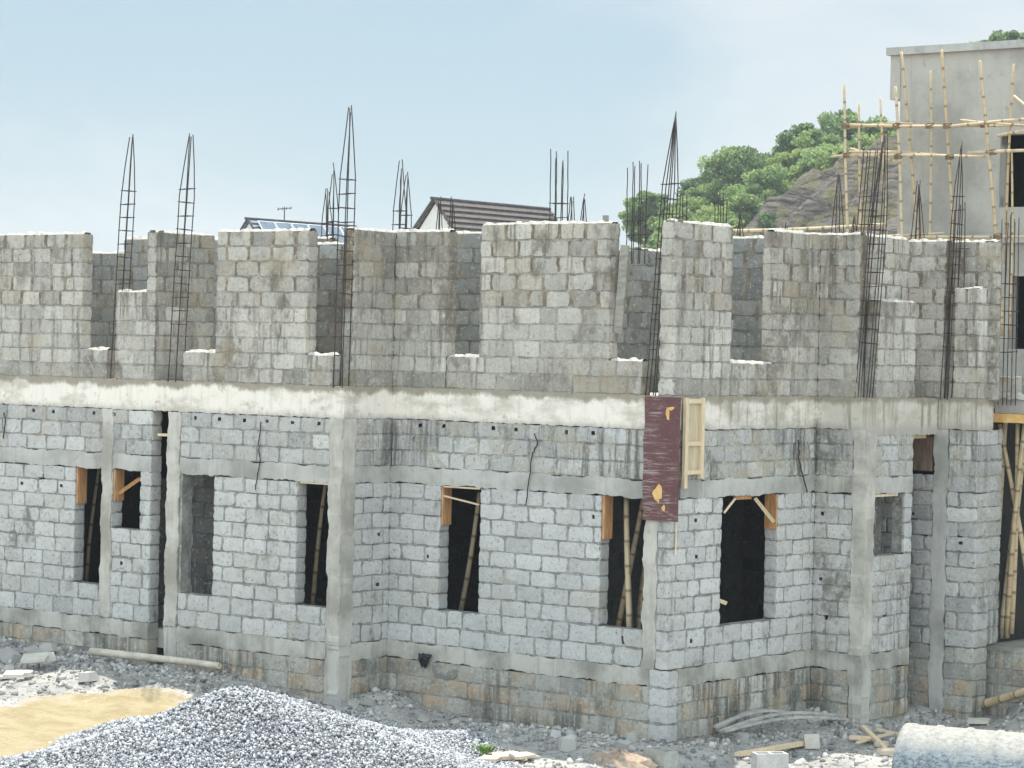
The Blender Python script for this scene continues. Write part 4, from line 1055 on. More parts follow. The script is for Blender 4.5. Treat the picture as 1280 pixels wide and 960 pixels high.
# hollow concrete blocks
M['hblock'] = simple('hollow_block', (.33, .335, .30), (.45, .45, .41), 8, .93, .5)
M['hblockw'] = simple('hollow_block_pale', (.44, .43, .40), (.55, .54, .51), 8, .93, .5)
def hollow_block(px, py, rot, mat, label):
    p = ghit(px, py); z = gz(p[0], p[1]) - .01
    L_, W_, H_ = .45, .225, .225; t = .035
    xs_ = [-L_ / 2, -L_ / 2 + t, -t / 2, t / 2, L_ / 2 - t, L_ / 2]; ys_ = [-W_ / 2, -W_ / 2 + t, W_ / 2 - t, W_ / 2]
    ca, sa = math.cos(rot), math.sin(rot); mb = MB()
    def Pt(x, y, h): return (p[0] + x * ca - y * sa, p[1] + x * sa + y * ca, z + h)
    sol = lambda i, j: 0 <= i < 5 and 0 <= j < 3 and not (j == 1 and i in (1, 3))
    for i in range(5):
        for j in range(3):
            a, b, c, d = xs_[i], xs_[i + 1], ys_[j], ys_[j + 1]
            if not sol(i, j):
                mb.quad(Pt(a, c, .02), Pt(b, c, .02), Pt(b, d, .02), Pt(a, d, .02)); continue
            mb.quad(Pt(a, c, H_), Pt(b, c, H_), Pt(b, d, H_), Pt(a, d, H_)); mb.quad(Pt(a, d, 0), Pt(b, d, 0), Pt(b, c, 0), Pt(a, c, 0))
            if not sol(i - 1, j): mb.quad(Pt(a, d, 0), Pt(a, c, 0), Pt(a, c, H_), Pt(a, d, H_))
            if not sol(i + 1, j): mb.quad(Pt(b, c, 0), Pt(b, d, 0), Pt(b, d, H_), Pt(b, c, H_))
            if not sol(i, j - 1): mb.quad(Pt(a, c, 0), Pt(b, c, 0), Pt(b, c, H_), Pt(a, c, H_))
            if not sol(i, j + 1): mb.quad(Pt(b, d, 0), Pt(a, d, 0), Pt(a, d, H_), Pt(b, d, H_))
    return thing('hollow_block', mb, mat, label, 'concrete block', 'loose hollow blocks')
hollow_block(826, 957, TH - 1.0, M['hblock'], 'grey green hollow block standing in the shade below the main corner')
hollow_block(962, 961, TH + .25, M['hblockw'], 'pale hollow block in the sun below the long plank')
# planks, laths, sticks
def gpt(px, py, h=.03): p = ghit(px, py); return np.array([p[0], p[1], gz(p[0], p[1]) + h])
def plank(a, b, w, t, mat, label, name='wooden_plank', cat='plank', group=None, lift=(.03, .03)):
    return strip_flat(name, gpt(*a, lift[0]), gpt(*b, lift[1]), w, t, mat, label, cat, group)
def strip_flat(name, a, b, w, t, mat, label, cat, group, bow=0.):
    n = 10; d = b - a; d /= np.linalg.norm(d); s = np.cross(UP, d); s /= np.linalg.norm(s); mb = MB(); pr = None
    for k in range(n + 1):
        f = k / n; p = a + (b - a) * f + UP * bow * math.sin(math.pi * f); ww = w / 2 * random.uniform(.92, 1.04)
        q = [mb.vert(p + s * ww), mb.vert(p - s * ww), mb.vert(p - s * ww + UP * t), mb.vert(p + s * ww + UP * t)]
        if pr:
            for j in range(4): mb.face((pr[j], q[j], q[(j + 1) % 4], pr[(j + 1) % 4]))
        else: mb.face(q)
        pr = q
    mb.face(pr[::-1]); return thing(name, mb, mat, label, cat, group)
plank((922, 948), (1004, 934), .12, .05, M['timber'], 'long pale plank lying in the sun before the lath bundle')
M['polewood'] = simple('bleached_pole', (.46, .41, .33), (.60, .55, .46), 8, .85, .3)
M['lath'] = simple('grey_lath', (.28, .275, .255), (.50, .48, .44), 5, .8, .2)
GL = 'laths of the bundle at the foot of the right face'
for k, (a, b, bow, lab) in enumerate((((895, 920), (950, 900), .10, 'shortest grey lath at the back of the bundle'), ((897, 924), (985, 903), .16, 'arched grey lath in the bundle'), ((900, 928), (1051, 906), .14, 'long grey lath reaching the inner corner'),
                                     ((905, 930), (1058, 912), .10, 'long lath at the front of the bundle'), ((893, 926), (1000, 908), .13, 'middle lath of the bundle'))):
    strip_flat('grey_lath', gpt(*a, .10 + .02 * k), gpt(*b, .08 + .02 * k), .07, .03, M['lath'], lab, 'lath', GL, bow)
plank((1062, 928), (1100, 930), .09, .05, M['timber'], 'short pale stick end in the wood scraps beside the pipe', lift=(.05, .05))
plank((1078, 922), (1106, 940), .07, .04, M['timber'], 'pale stick crossing over the wood scraps beside the pipe', lift=(.14, .04))
plank((1072, 934), (1115, 926), .05, .03, M['timber'], 'thin pale stick lying toward the pipe', lift=(.05, .10))
plank((1095, 917), (1122, 925), .05, .03, M['timber'], 'thin stick end behind the wood scraps', lift=(.05, .08))
plank((640, 944), (655, 953), .05, .03, M['timber'], 'short stick on the gravel beside the pinkish slabs')
mb = MB(); bamboo(mb, gpt(117, 825, .14), gpt(271, 846, .16), .06, .07); thing('wooden_pole', mb, M['polewood'], 'pale crooked pole lying along the wall before the tall slot', 'pole')
bpole(gpt(1214, 886, .12), gpt(1330, 886, .12), .055, 'upper of two bamboo poles lying behind the big pipe', 'bamboo poles lying behind the pipe', .02)
bpole(gpt(1214, 893, .10), gpt(1330, 906, .10), .065, 'lower thicker bamboo pole lying behind the big pipe', 'bamboo poles lying behind the pipe', .02)
bpole(gpt(470, 852, .3), gpt(426, 838, .42), .012, 'thin stick leaning across the foot of the inner corner', None, .01, 'wooden_stick', 'stick')

# big pipe
def pipe_mat():
    n = NT('pipe_paint'); P = n.obj
    z = n.sep(P)[2]; a = n.noise(P, 7, 7, .7); b = n.noise(n.scl(P, (1, 1, 2)), 17, 7, .75); c = n.noise(P, 45, 4, .65)
    e = n.math('ADD', z, n.math('MULTIPLY', n.math('SUBTRACT', a, .5), .45))
    white = n.mix(n.rng(b, .4, .65), (.37, .362, .335), (.24, .237, .215)); blue = n.mix(n.rng(b, .38, .60), (.085, .12, .15), (.30, .325, .335))
    col = n.mix(n.rng(e, 1.12, .92), white, blue); col = n.mix(n.rng(c, .6, .72, 0, .5), col, (.20, .22, .22))
    n.bump(n.math('ADD', b, n.math('MULTIPLY', c, .5)), .3, .01)
    return n.fin(col, .8)
M['pipe'] = pipe_mat()
pd = 31.0; PR = .62
lc = far((1143 - 640) / FPX * pd, pd)
ax = r0 * math.cos(R(24)) - d0 * math.sin(R(24)); gzp = -4.94
PIPE = empty('large_pipe', (lc[0], lc[1], gzp), 'large whitish pipe with blue stained side lying at the lower right', 'pipe')
mb = MB(); K = 56; s = np.cross(ax, UP)
prof = [(-.0, PR * .94), (.0, PR), (.10, PR), (.11, PR - .012)]
for x in (.36, .72, 1.08, 1.44, 1.8, 2.16): prof += [(x, PR - .012), (x + .015, PR + .004), (x + .05, PR + .004), (x + .065, PR - .012)]
prof += [(2.6, PR - .012), (2.6, PR * .92), (.0, PR * .92)]
rings = []
for (x, rr) in prof: rings.append([mb.vert(lc + ax * x + s * rr * math.cos(2 * math.pi * k / K) + UP * (gzp + PR + rr * math.sin(2 * math.pi * k / K) - lc[2]) + UP * 0) for k in range(K)])
for A, B in zip(rings, rings[1:]):
    for k in range(K): mb.face((A[k], B[k], B[(k + 1) % K], A[(k + 1) % K]), True)
mb.build('pipe_shell', M['pipe'], PIPE)

# grass tuft
M['grass'] = simple('grass', (.10, .20, .03), (.22, .36, .08), 20, .6, 0)
mb = MB(); c = gpt(605, 943, 0)
for k in range(190):
    a = random.uniform(0, 6.28); r_ = min(.2, abs(random.gauss(0, .10))); b0 = c + np.array([math.cos(a) * r_, math.sin(a) * r_, 0]); h = random.uniform(.05, .16); w = .008
    t = b0 + np.array([math.cos(a) * h * .6, math.sin(a) * h * .6, h]); m_ = (b0 + t) / 2 + UP * .02; q = np.array([-math.sin(a), math.cos(a), 0]) * w
    i = [mb.vert(z) for z in (b0 - q, b0 + q, m_ + q, m_ - q, t)]; mb.face((i[0], i[1], i[2], i[3])); mb.face((i[3], i[2], i[4]))
thing('grass_tuft', mb, M['grass'], 'small bright green grass tuft at the edge of the gravel', 'grass tuft')

# ------------------------------------------------------------------ rendered building with scaffold behind
YB = 12.0
M['plaster'] = concrete('grey_plaster', (.45, .43, .38), (.31, .30, .265), None, .85, .45)
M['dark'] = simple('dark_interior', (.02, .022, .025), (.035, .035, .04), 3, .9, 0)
BG = empty('plastered_building', (1, YB, -4.8), 'tall grey plastered building shell with dark window openings behind the scaffold', 'building')
bx0 = ony(1124, 180, YB)[0]; zt = ony(1112, 70, YB)[2]
def bgwall(u0, u1, z0, z1, ops):
    mb = MB(); core(mb, np.array([u0, YB, 0]), X, -Y, u1 - u0, z0, z1, [(a - u0, b - u0, c, d) for a, b, c, d in ops], .25, rec=0.); return mb
wx0 = ony(1250, 200, YB)[0]; wz1 = ony(1255, 168, YB)[2]; wz0 = ony(1255, 259, YB)[2]
vx0 = ony(1262, 390, YB)[0]; vz1 = ony(1265, 345, YB)[2]; vz0 = ony(1265, 436, YB)[2]
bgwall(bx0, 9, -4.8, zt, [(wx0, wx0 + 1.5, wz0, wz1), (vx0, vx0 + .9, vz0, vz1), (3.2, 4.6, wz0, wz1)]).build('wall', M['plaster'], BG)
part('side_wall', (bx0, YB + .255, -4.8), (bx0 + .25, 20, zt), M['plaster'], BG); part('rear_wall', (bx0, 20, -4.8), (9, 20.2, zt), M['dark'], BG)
part('roof_slab', (bx0 + .2, YB + .2, zt - .5), (9, 20.1, zt - .3), M['slab'], BG)
part('parapet', (bx0 - .2, YB - .03, zt - .80), (bx0, 14, zt), M['plaster'], BG)
pc = part('coping', (bx0 - .26, YB - .10, zt + .002), (9, YB + .35, zt + .14), M['band'], BG)
fz = ony(1200, 296, YB)[2]
part('floor_band', (bx0 - 1.5, YB - .09, fz - .12), (9, YB - .002, fz + .03), M['band'], BG)
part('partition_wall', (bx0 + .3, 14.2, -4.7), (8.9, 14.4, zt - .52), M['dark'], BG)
mb = MB(); face_blocks(mb, np.array([wx0, YB + .02, 0]), Y, X, .22, [wz0 + (wz1 - wz0) * k / 5 for k in range(6)], (), in_tone, L=.9); mb.build('window_jamb', M['inner'], BG)
# scaffold
SC = empty('bamboo_scaffold', (0, YB - .9, -4.8), 'bamboo pole scaffold lashed in front of the plastered building', 'scaffold')
YS = YB - .75
def sp_(a, b, r, off=0., wob=.05):
    mb = MB(); bamboo(mb, ony(a[0], a[1], YS + off), ony(b[0], b[1], YS + off), r * .58, wob); mb.build('pole', M['bamboo'], SC)
for (a, b, r, o) in (((1069, 420), (1054, 105), .05, -.1), ((1078, 420), (1074, 130), .045, .3), ((1110, 420), (1101, 122), .04, .6), ((1130, 420), (1118, 108), .05, -.1), ((1156, 420), (1128, 65), .05, .5),
                     ((1160, 420), (1162, 88), .04, .4), ((1198, 420), (1178, 62), .05, .3), ((1252, 420), (1226, 76), .055, -.1), ((1256, 330), (1268, 80), .045, .2), ((1262, 420), (1264, 190), .04, .1)):
    sp_(a, b, r, o)
for (a, b, r, o) in (((1058, 156), (1225, 157), .045, -.05), ((1190, 158), (1320, 146), .045, -.12), ((1058, 160), (1140, 154), .035, .1), ((1200, 150), (1290, 157), .035, .05), ((1140, 157), (1330, 156), .035, .15),
                     ((1060, 194), (1230, 196), .05, -.05), ((1210, 191), (1330, 187), .05, -.1), ((1062, 190), (1170, 192), .035, .1), ((1064, 186), (1130, 206), .035, .15), ((1040, 196), (1125, 188), .03, .2),
                     ((1248, 170), (1330, 150), .045, -.15), ((1150, 296), (1330, 295), .045, -.05), ((1100, 299), (1240, 302), .045, .1), ((1080, 296), (1180, 291), .035, .15), ((1268, 120), (1330, 175), .04, 0)):
    sp_(a, b, r, o, .03)
def lash(x, y):
    c = ony(x, y, YS - .06); mb = MB()
    for k in range(3): mb.tube([c + np.array([.075 * math.cos(t), .07 * math.sin(t), -.03 + .025 * k + .02 * math.sin(t + k)]) for t in np.linspace(0, 2 * math.pi, 9)[:-1]], .013, 4, closed=True)
    mb.build('lashing', M['bark_'], SC)
for x, y in ((1057, 157), (1121, 157), (1162, 157), (1184, 157), (1231, 156), (1059, 194), (1123, 195), (1187, 196), (1241, 190), (1247, 295)): lash(x, y)
# parapet wall with a timber rail behind the upper floor
PW = empty('rear_block_wall', (-7, YB - .2, -4.8), 'low pale block wall with a timber rail behind the upper floor', 'wall')
pt = ony(1000, 293, YB - .3)[2]; px0 = ony(905, 293, YB - .3)[0]
mb = MB(); Wp = bx0 - .4 - px0; zz = [pt - .25 * k for k in range(8)][::-1]
core(mb, np.array([px0, YB - .3, 0]), X, -Y, Wp, -4.8, pt, [], .2); face_blocks(mb, np.array([px0, YB - .3, 0]), X, -Y, Wp, zz, (), up_tone); mb.build('block_course', M['up'], PW)
mb = MB(); bamboo(mb, (px0 - .3, YB - .42, pt + .07), (bx0, YB - .42, pt + .16), .035, .04); mb.build('timber_rail', M['bamboo'], PW)

# ------------------------------------------------------------------ far houses
def house(name, lat0, dep, zr, ridge_len, drop, half, depdir, label, roofmat, wallmat, panels=False):
    """gable at the near-left end; ridge runs right and away"""
    a = far(lat0, dep, zr); rd = r0 * math.cos(depdir) + d0 * math.sin(depdir); sd = np.array([rd[1], -rd[0], 0.])   # sd points to the near side
    if sd @ d0 > 0: sd = -sd
    b = a + rd * ridge_len
    e = empty(name, (float(a[0]), float(a[1]), -4.8), label, 'house')
    eav = lambda p, s: p + sd * half * s - UP * drop
    zb = -4.8
    mb = MB()
    def col(p): q = np.array(p); q[2] = zb; return q
    ga = [eav(a, 1), a, eav(a, -1)]; gb = [eav(b, 1), b, eav(b, -1)]
    t = .12
    i = [mb.vert(q) for q in (col(ga[0]), ga[0] - UP * t, ga[1] - UP * t, ga[2] - UP * t, col(ga[2]))]; j = [mb.vert(q) for q in (col(gb[0]), gb[0] - UP * t, gb[1] - UP * t, gb[2] - UP * t, col(gb[2]))]
    mb.face(i); mb.face(j[::-1])
    for k in range(5): mb.face((i[k], j[k], j[(k + 1) % 5], i[(k + 1) % 5]))
    mb.build('wall', wallmat, e)
    for s in (1, -1):
        mb = MB(); n = 16
        nrm = np.cross(rd, (eav(a, s) - a)); nrm /= np.linalg.norm(nrm); nrm = nrm if nrm[2] > 0 else -nrm
        A0, B0 = a - rd * .12, b + rd * .3
        for k in range(n):                                                  # overlapping tile courses
            f0, f1 = k / n, (k + 1) / n; g = lambda f: sd * s * half * 1.08 * f - UP * drop * 1.08 * f
            mb.hexa([A0 + g(f0) - nrm * .05, B0 + g(f0) - nrm * .05, B0 + g(f1) + nrm * .0, A0 + g(f1) + nrm * .0, A0 + g(f0) + nrm * .02, B0 + g(f0) + nrm * .02, B0 + g(f1) + nrm * .10, A0 + g(f1) + nrm * .10])
        rf = mb.build('roof', roofmat, e)
    for s in (1, -1):
        mb = MB(); p = a - rd * .15; q = eav(a, s * 1.08) - rd * .15; mb.tube([p + UP * .05, q + UP * .05 - UP * drop * .0], .06, 4, smooth=False); mb.build('barge_board', M['bdark'], e)
    mb = MB(); mb.tube([a - rd * .3 + UP * .05, b + rd * .3 + UP * .05], .07, 6); mb.build('ridge_cap', M['bdark'], e)
    if panels:
        nrm = np.cross(rd, sd * half - UP * drop); nrm /= np.linalg.norm(nrm); nrm = nrm if nrm[2] > 0 else -nrm
        dn = sd * half - UP * drop; dn /= np.linalg.norm(dn)
        for r_ in range(2):
            for k in range(int(ridge_len / 1.12)):
                c = a + rd * (.75 + 1.12 * k) + dn * (1.1 + 1.85 * r_) + nrm * .2
                fr = MB(); fr.obox(c, rd * .53, dn * .89, nrm * .025); fo = fr.build('solar_panel', M['panelframe'], e)
                g_ = MB(); g_.obox(c + nrm * .02, rd * .485, dn * .845, nrm * .012); g_.build('panel_glass', M['solar'], fo)
    return e, a, b, rd, sd
M['tile'] = simple('brown_roof_tile', (.085, .072, .068), (.135, .118, .11), 6, .7, .4)
M['tile2'] = simple('blue_grey_roof', (.16, .19, .23), (.24, .27, .31), 6, .6, .2)
M['cream'] = simple('pale_house_wall', (.62, .60, .56), (.72, .70, .66), 2, .85, .1)
M['bdark'] = simple('dark_barge_board', (.06, .055, .055), (.1, .09, .09), 4, .7, .1)
M['solar'] = simple('solar_glass', (.15, .185, .235), (.20, .24, .29), 2, .25, 0, spec=.5)
M['panelframe'] = simple('aluminium_frame', (.6, .62, .64), (.72, .74, .76), 4, .5, 0)
dp = 105.
hs = house('tiled_house', (540 - 640) * dp / FPX, dp, EYE + (439 - 250) * dp / FPX, 7.2, 3.4, 2.7, R(52), 'house with brown tiled roof and white gable behind the upper walls', M['tile'], M['cream'])
dp = 125.
hs = house('solar_house', (308 - 640) * dp / FPX, dp, EYE + (434 - 275) * dp / FPX, 7.0, 3.0, 2.4, R(50), 'distant house with rows of solar panels on its roof', M['tile2'], M['cream'], True)
an = hs[1] + hs[3] * 2.3
mb = MB(); mb.tube([an, an + UP * .75], .03, 5)
mb.tube([an + UP * .62 - r0 * .35, an + UP * .70 + r0 * .35], .025, 4)
for k in range(4): mb.tube([an + UP * (.63 + .02 * k) + r0 * (-.3 + .2 * k) - d0 * .15 - UP * .08, an + UP * (.63 + .02 * k) + r0 * (-.3 + .2 * k) + d0 * .15 + UP * .08], .02, 4)
thing('roof_antenna', mb, M['bdark'], 'small television antenna on the ridge of the solar house', 'antenna')

# ------------------------------------------------------------------ hill and trees
HD = 185.; PPM = FPX / HD
prof_px = [(560, 440), (700, 380), (760, 345), (840, 305), (930, 278), (1000, 228), (1060, 196), (1110, 174), (1250, 95), (1400, 30), (1700, 60)]
pl = [((x - 640) / PPM, EYE + (441 + .022 * (x - 640) - y) / PPM) for x, y in prof_px]
def ridge(lat): return float(np.interp(lat, [q[0] for q in pl], [q[1] for q in pl]))
def hillz(lat, dep):
    zr = ridge(lat); f = dep - HD
    if f < 0: h = zr + f * .55 - .012 * f * f * 0
    else: h = zr - f * .05
    w = min(1, max(0, (dep - HD + 60) / 60.))
    h += (math.sin(lat * 1.7 + dep * .9) * .35 + math.sin(lat * .8 - dep * 1.3 + 1) * .5 + math.sin(lat * 3.1 + dep * 2.3) * .2) * w
    return max(-5.2, h)
mb = MB(); gi = {}; ls = np.arange(-12, 90, .8); ds = np.concatenate([np.arange(140, 200, .8), np.arange(200, 300, 5.)])
for i, l in enumerate(ls):
    for j, d in enumerate(ds):
        z = hillz(l, d); p = far(l, d, z); gi[i, j] = mb.vert(p)
for i in range(len(ls) - 1):
    for j in range(len(ds) - 1): mb.face((gi[i, j], gi[i + 1, j], gi[i + 1, j + 1], gi[i, j + 1]), True)
def rock_mat():
    n = NT('hill_rock'); P = n.pos
    a = n.noise(P, .35, 7, .65); b = n.noise(n.scl(P, (1, 1, 4.2), (0, 0, 0), (.22, .28, 0)), .42, 9, .75, .9); c = n.noise(P, 2.4, 6, .7)
    col = n.mix(n.rng(b, .38, .62), (.075, .068, .062), (.34, .30, .26)); col = n.mix(n.rng(c, .55, .72, 0, .6), col, (.33, .285, .24)); col = n.mix(n.rng(c, .44, .30, 0, .8), col, (.045, .043, .045))
    col = n.mix(n.rng(a, .48, .56, 0, .8), col, n.mix(c, (.17, .17, .07), (.38, .34, .19)))
    cr = n.vor(n.scl(P, (1, 1, 3.4), (0, 0, 0), (.25, .35, 0)), .24, 'DISTANCE_TO_EDGE'); cr = n.math('ADD', cr, n.math('MULTIPLY', n.math('SUBTRACT', c, .5), .35)); col = n.mix(n.rng(cr, .05, -.05, 0, .7), col, (.035, .032, .03))
    n.bump(n.math('ADD', n.math('ADD', b, n.math('MULTIPLY', c, .6)), n.rng(cr, -.05, .15)), 1., 1.4)
    return n.fin(col, .95)
M['rock'] = rock_mat()
tag(mb.build('hill', M['rock']), 'rocky hillside', 'hill', kind='structure')
def leaf_mat():
    n = NT('leaves'); r, g, b, a = n.attr()
    col = n.mix(r, (.075, .135, .06), (.33, .46, .19)); col = n.mix(n.math('MULTIPLY', g, .8), col, (.38, .46, .13))
    n.lk(col, n.b.inputs['Base Color']); n.b.inputs['Roughness'].default_value = .6
    t = n.t.nodes.new('ShaderNodeBsdfTranslucent'); n.lk(col, t.inputs[0]); mx_ = n.t.nodes.new('ShaderNodeMixShader'); mx_.inputs[0].default_value = .55
    n.t.links.new(n.b.outputs[0], mx_.inputs[1]); n.t.links.new(t.outputs[0], mx_.inputs[2]); n.t.links.new(mx_.outputs[0], n.out.inputs[0]); return n.m
M['leaf'] = leaf_mat(); M['bark'] = simple('bark', (.10, .075, .055), (.19, .15, .115), 6, .9, .4)
def quads(name, C, size, mat, tones, warm, parent=None, local=(0, 0, 0)):
    n = len(C); a = RNG.normal(size=(n, 3)); a /= np.linalg.norm(a, axis=1)[:, None]; b = RNG.normal(size=(n, 3)); b -= a * (a * b).sum(1)[:, None]; b /= np.linalg.norm(b, axis=1)[:, None]
    s = np.asarray(size)[:, None]
    V = np.stack([C - a * s, C + b * s * .55, C + a * s, C - b * s * .55], 1).reshape(-1, 3) - np.array(local)
    me = bpy.data.meshes.new(name); me.vertices.add(4 * n); me.vertices.foreach_set('co', V.ravel()); me.loops.add(4 * n); me.loops.foreach_set('vertex_index', np.arange(4 * n, dtype=np.int32))
    me.polygons.add(n); me.polygons.foreach_set('loop_start', np.arange(0, 4 * n, 4, dtype=np.int32)); me.polygons.foreach_set('loop_total', np.full(n, 4, np.int32)); me.update(); me.validate()
    col = np.zeros((n, 4, 4), np.float32); col[:, :, 0] = np.asarray(tones)[:, None]; col[:, :, 1] = np.asarray(warm)[:, None]
    at = me.color_attributes.new('tone', 'FLOAT_COLOR', 'POINT'); at.data.foreach_set('color', col.ravel()); me.materials.append(mat)
    o = bpy.data.objects.new(name, me); COL.objects.link(o)
    if parent: o.parent = parent
    return o
def tree(px, ytop, wpx, dep, label, warm=0., bright=.5, nleaf=9000, hpx=None, open_=.0):
    ppm = FPX / dep; lat = (px - 640) / ppm; zt_ = EYE + (441 + .022 * (px - 640) - ytop) / ppm; rw = wpx / ppm / 2 * 1.12
    gzz = hillz(lat, dep) if dep < 300 else -4.8
    hcr = (hpx or wpx * .85) / ppm; base = far(lat, dep, min(gzz, zt_ - hcr * .9))
    e = empty('hill_tree', base, label, 'tree', 'trees on the hill')
    cz = zt_ - hcr / 2
    nc = 36; cl = []
    for k in range(nc):
        while True:
            q = RNG.uniform(-1, 1, 3)
            if .2 < np.linalg.norm(q) < 1: break
        q[2] *= .95
        cl.append((np.array([base[0], base[1], cz]) + np.array([q[0] * rw * .82, q[1] * rw * .82, q[2] * hcr * .46]), rw * RNG.uniform(.15, .27)))
    mb = MB(); top = np.array([base[0], base[1], cz - hcr * .1]); mb.tube([base - UP * .3, (base + top) / 2 + X * .1, top], [.16, .12, .08], 7)
    for c, r_ in cl[:16]: mb.tube([base + (top - base) * random.uniform(.55, .95), (top + c) / 2, c], [.07, .05, .02], 5)
    mb.build('trunk', M['bark'], e)
    C, Sz, T, Wm = [], [], [], []
    per = nleaf // nc
    for c, r_ in cl:
        q = RNG.normal(size=(per, 3)); q /= np.linalg.norm(q, axis=1)[:, None]; q *= (RNG.uniform(.35, 1.0, (per, 1))); q[:, 2] *= .62
        C.append(c + q * r_ * 1.45); Sz.append(RNG.uniform(.09, .19, per) * (dep / 185)); tb = RNG.normal(bright, .15); T.append(np.clip(RNG.normal(tb, .18, per), 0, 1)); Wm.append(np.full(per, max(0, warm + RNG.normal(0, .15))))
    quads('crown', np.concatenate(C), np.concatenate(Sz), M['leaf'], np.concatenate(T), np.clip(np.concatenate(Wm), 0, 1), e, base)
TR = [(815, 262, 70, 212, .2, .4, 'hazy tree far back between the two tall rebar groups'), (860, 246, 70, 206, .2, .5, 'soft green tree behind the low yellow green one'), (890, 215, 70, 210, .2, .5, 'tree filling the slope left of the big rounded tree'), (955, 180, 70, 212, .15, .4, 'tree on the skyline between the big rounded tree and the leggy one'), (1020, 160, 70, 205, .3, .6, 'sunlit tree between the two skyline trees'), (970, 225, 60, 190, .4, .65, 'bright bush clinging to the upper left edge of the rock face'), (1058, 184, 60, 189, .4, .6, 'grassy bush on the brow of the rock face behind the outer pole'), (800, 236, 62, 205, .15, .45, 'pale thin crowned tree at the left end of the hillside'), (842, 262, 70, 192, .3, .55, 'low yellow green tree behind the tall corner rebar'), (872, 222, 66, 214, .0, .25, 'dark distant tree behind the gap beside the corner rebar'),
      (895, 252, 70, 190, .45, .65, 'light yellow green tree above the corner pier'), (918, 182, 100, 202, .1, .45, 'big rounded tree rising in the middle of the hillside'), (948, 206, 96, 190, .1, .55, 'broad green tree just left of the rock face'),
      (985, 186, 60, 199, .6, .6, 'small yellowish tree above the rock face'), (1000, 152, 78, 210, .0, .35, 'dark leggy tree on the skyline left of the scaffold'), (1045, 140, 84, 212, .05, .4, 'tall tree on the skyline behind the outer scaffold pole'),
      (1030, 178, 80, 192, .3, .65, 'bright bushy tree on top of the rock face'), (1100, 145, 80, 200, .15, .5, 'tree between the scaffold poles beside the plastered building'), (935, 240, 70, 187, .15, .5, 'low tree at the lower left end of the rock face'),
      (822, 288, 60, 187, .3, .5, 'small bush low behind the wall left of the corner pier'), (872, 272, 60, 186, .35, .55, 'low bush right behind the corner pier'), (908, 262, 56, 186, .25, .6, 'round bush below the big rounded tree'), (965, 262, 50, 184, -.1, .3, 'dark bush at the foot of the rock face'), (1075, 166, 60, 196, .2, .5, 'small tree behind the lower scaffold rail'),
      (1245, 36, 60, 215, .1, .25, 'small tree top peeking over the roof of the plastered building'), (1220, 50, 50, 212, .5, .6, 'pale bush left of the tree top above the plastered building'), (1282, 40, 50, 218, .1, .3, 'tree top at the right edge above the plastered building')]
for (px, yt, w, dep, wm, br, lab) in TR: tree(px, yt, w, dep, lab, wm, br)
C = []; 
for k in range(15000):
    l = random.uniform(4, 36); d = random.uniform(178, 205); px_ = 640 + l * PPM
    if 925 < px_ < 1130 and d < 190: continue
    C.append(far(l, d, hillz(l, d) + abs(random.gauss(0, .5))))
sc_ = quads('hill_scrub', np.array(C), RNG.uniform(.08, .16, len(C)), M['leaf'], np.clip(RNG.normal(.5, .2, len(C)), 0, 1), np.clip(RNG.normal(.4, .3, len(C)), 0, 1))
tag(sc_, 'low green scrub covering the hillside', 'scrub', kind='stuff')

# ------------------------------------------------------------------ light haze in the air
hm = bpy.data.materials.new('haze'); hm.use_nodes = True; ht = hm.node_tree; ht.nodes.clear()
ho = ht.nodes.new('ShaderNodeOutputMaterial'); hv = ht.nodes.new('ShaderNodeVolumePrincipled'); hv.inputs['Density'].default_value = HAZE; hv.inputs['Color'].default_value = (.86, .93, 1, 1); hv.inputs['Anisotropy'].default_value = 0
ht.links.new(hv.outputs[0], ho.inputs['Volume'])
mb = MB(); mb.box((-950, -950, -8), (950, 950, 60)); tag(mb.build('haze', hm), 'thin pale haze in the air', 'haze', kind='stuff')

# ------------------------------------------------------------------ light, sky, camera
EL = R(68); sdir = d0 * math.cos(EL) + UP * math.sin(EL)
L = bpy.data.lights.new('sun', 'SUN'); L.energy = 4.6; L.angle = R(.6); L.color = (1, .955, .88)
lo = bpy.data.objects.new('sun', L); COL.objects.link(lo); lo.rotation_euler = Vector([float(q) for q in sdir]).to_track_quat('Z', 'Y').to_euler()
W = bpy.data.worlds.new('World'); S.world = W; W.use_nodes = True; nt = W.node_tree; nt.nodes.clear()
out = nt.nodes.new('ShaderNodeOutputWorld'); bgd = nt.nodes.new('ShaderNodeBackground'); sky = nt.nodes.new('ShaderNodeTexSky')
sky.sky_type = 'NISHITA'; sky.sun_disc = False; sky.sun_elevation = EL; sky.sun_rotation = math.atan2(sdir[0], sdir[1]); sky.air_density = 1.; sky.dust_density = .7; sky.ozone_density = 1.5
tc = nt.nodes.new('ShaderNodeTexCoord'); mp = nt.nodes.new('ShaderNodeMapping'); mp.inputs['Scale'].default_value = (3.2, 3.2, 8); mp.inputs['Location'].default_value = (1.3, .4, .2); nt.links.new(tc.outputs['Generated'], mp.inputs[0])
nz = nt.nodes.new('ShaderNodeTexNoise'); nz.inputs['Scale'].default_value = 1.15; nz.inputs['Detail'].default_value = 5; nz.inputs['Roughness'].default_value = .5; nz.inputs['Distortion'].default_value = .3; nt.links.new(mp.outputs[0], nz.inputs['Vector'])
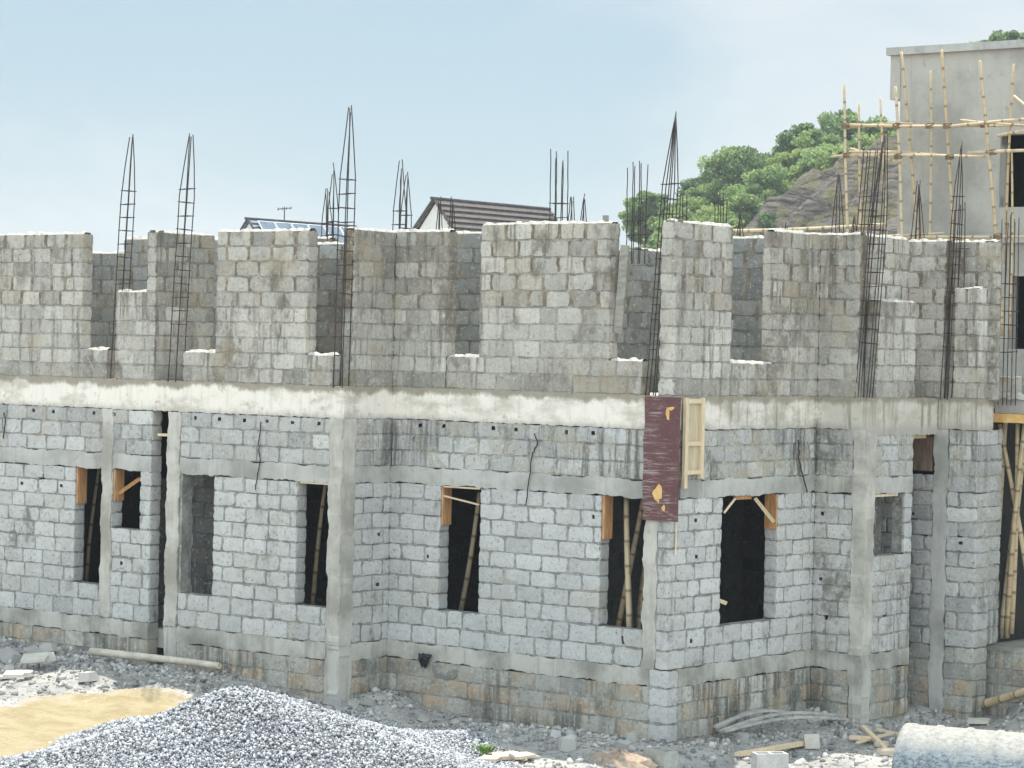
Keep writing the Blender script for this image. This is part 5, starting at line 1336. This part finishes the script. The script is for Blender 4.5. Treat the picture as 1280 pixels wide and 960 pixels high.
def wmix(f, a, b, mode='MIX'):
    q = nt.nodes.new('ShaderNodeMix'); q.data_type = 'RGBA'; q.blend_type = mode
    for v, k in ((f, 0), (a, 6), (b, 7)):
        if hasattr(v, 'node'): nt.links.new(v, q.inputs[k])
        else: q.inputs[k].default_value = v
    return q.outputs[2]
def wrange(x, a, b, c, d):
    mr = nt.nodes.new('ShaderNodeMapRange'); mr.interpolation_type = 'SMOOTHSTEP'; nt.links.new(x, mr.inputs[0])
    for i, v in enumerate((a, b, c, d)): mr.inputs[i + 1].default_value = v
    return mr.outputs[0]
haze = wmix(wrange(nz.outputs['Fac'], .43, .64, 0, 1.), (2.85, 3.85, 4.4, 1), (5.1, 5.25, 5.25, 1))
# unseen brighter sky added behind the camera as fill light for the shaded walls
dt = nt.nodes.new('ShaderNodeVectorMath'); dt.operation = 'DOT_PRODUCT'; nt.links.new(tc.outputs['Generated'], dt.inputs[0]); dt.inputs[1].default_value = [float(-q) for q in d0]
bk = wrange(dt.outputs['Value'], -.2, .7, 1., 3.5)
bkc = nt.nodes.new('ShaderNodeCombineColor'); [nt.links.new(wrange(dt.outputs['Value'], -.2, .7, 1., q), bkc.inputs[i]) for i, q in enumerate((3.95, 3.8, 3.72))]
haze = wmix(1., haze, bkc.outputs[0], 'MULTIPLY')
nt.links.new(wmix(.78, sky.outputs[0], haze), bgd.inputs[0]); bgd.inputs[1].default_value = .095; nt.links.new(bgd.outputs[0], out.inputs[0])
cd = bpy.data.cameras.new('camera'); cam = bpy.data.objects.new('camera', cd); COL.objects.link(cam); S.camera = cam
from mathutils import Matrix
m3 = Matrix(((rt[0], uu[0], -fw[0]), (rt[1], uu[1], -fw[1]), (rt[2], uu[2], -fw[2])))
cam.matrix_world = Matrix.Translation([float(q) for q in CAM]) @ m3.to_4x4()
cd.sensor_width = 36; cd.lens = FPX / 1280 * 36; cd.clip_end = 3000; cd.clip_start = .5
S.view_settings.view_transform = 'Standard'; S.view_settings.look = 'None'; S.view_settings.exposure = .68; S.view_settings.gamma = 1
S.view_settings.use_curve_mapping = False
S.cycles.use_denoising = True
S.cycles.max_bounces = 6
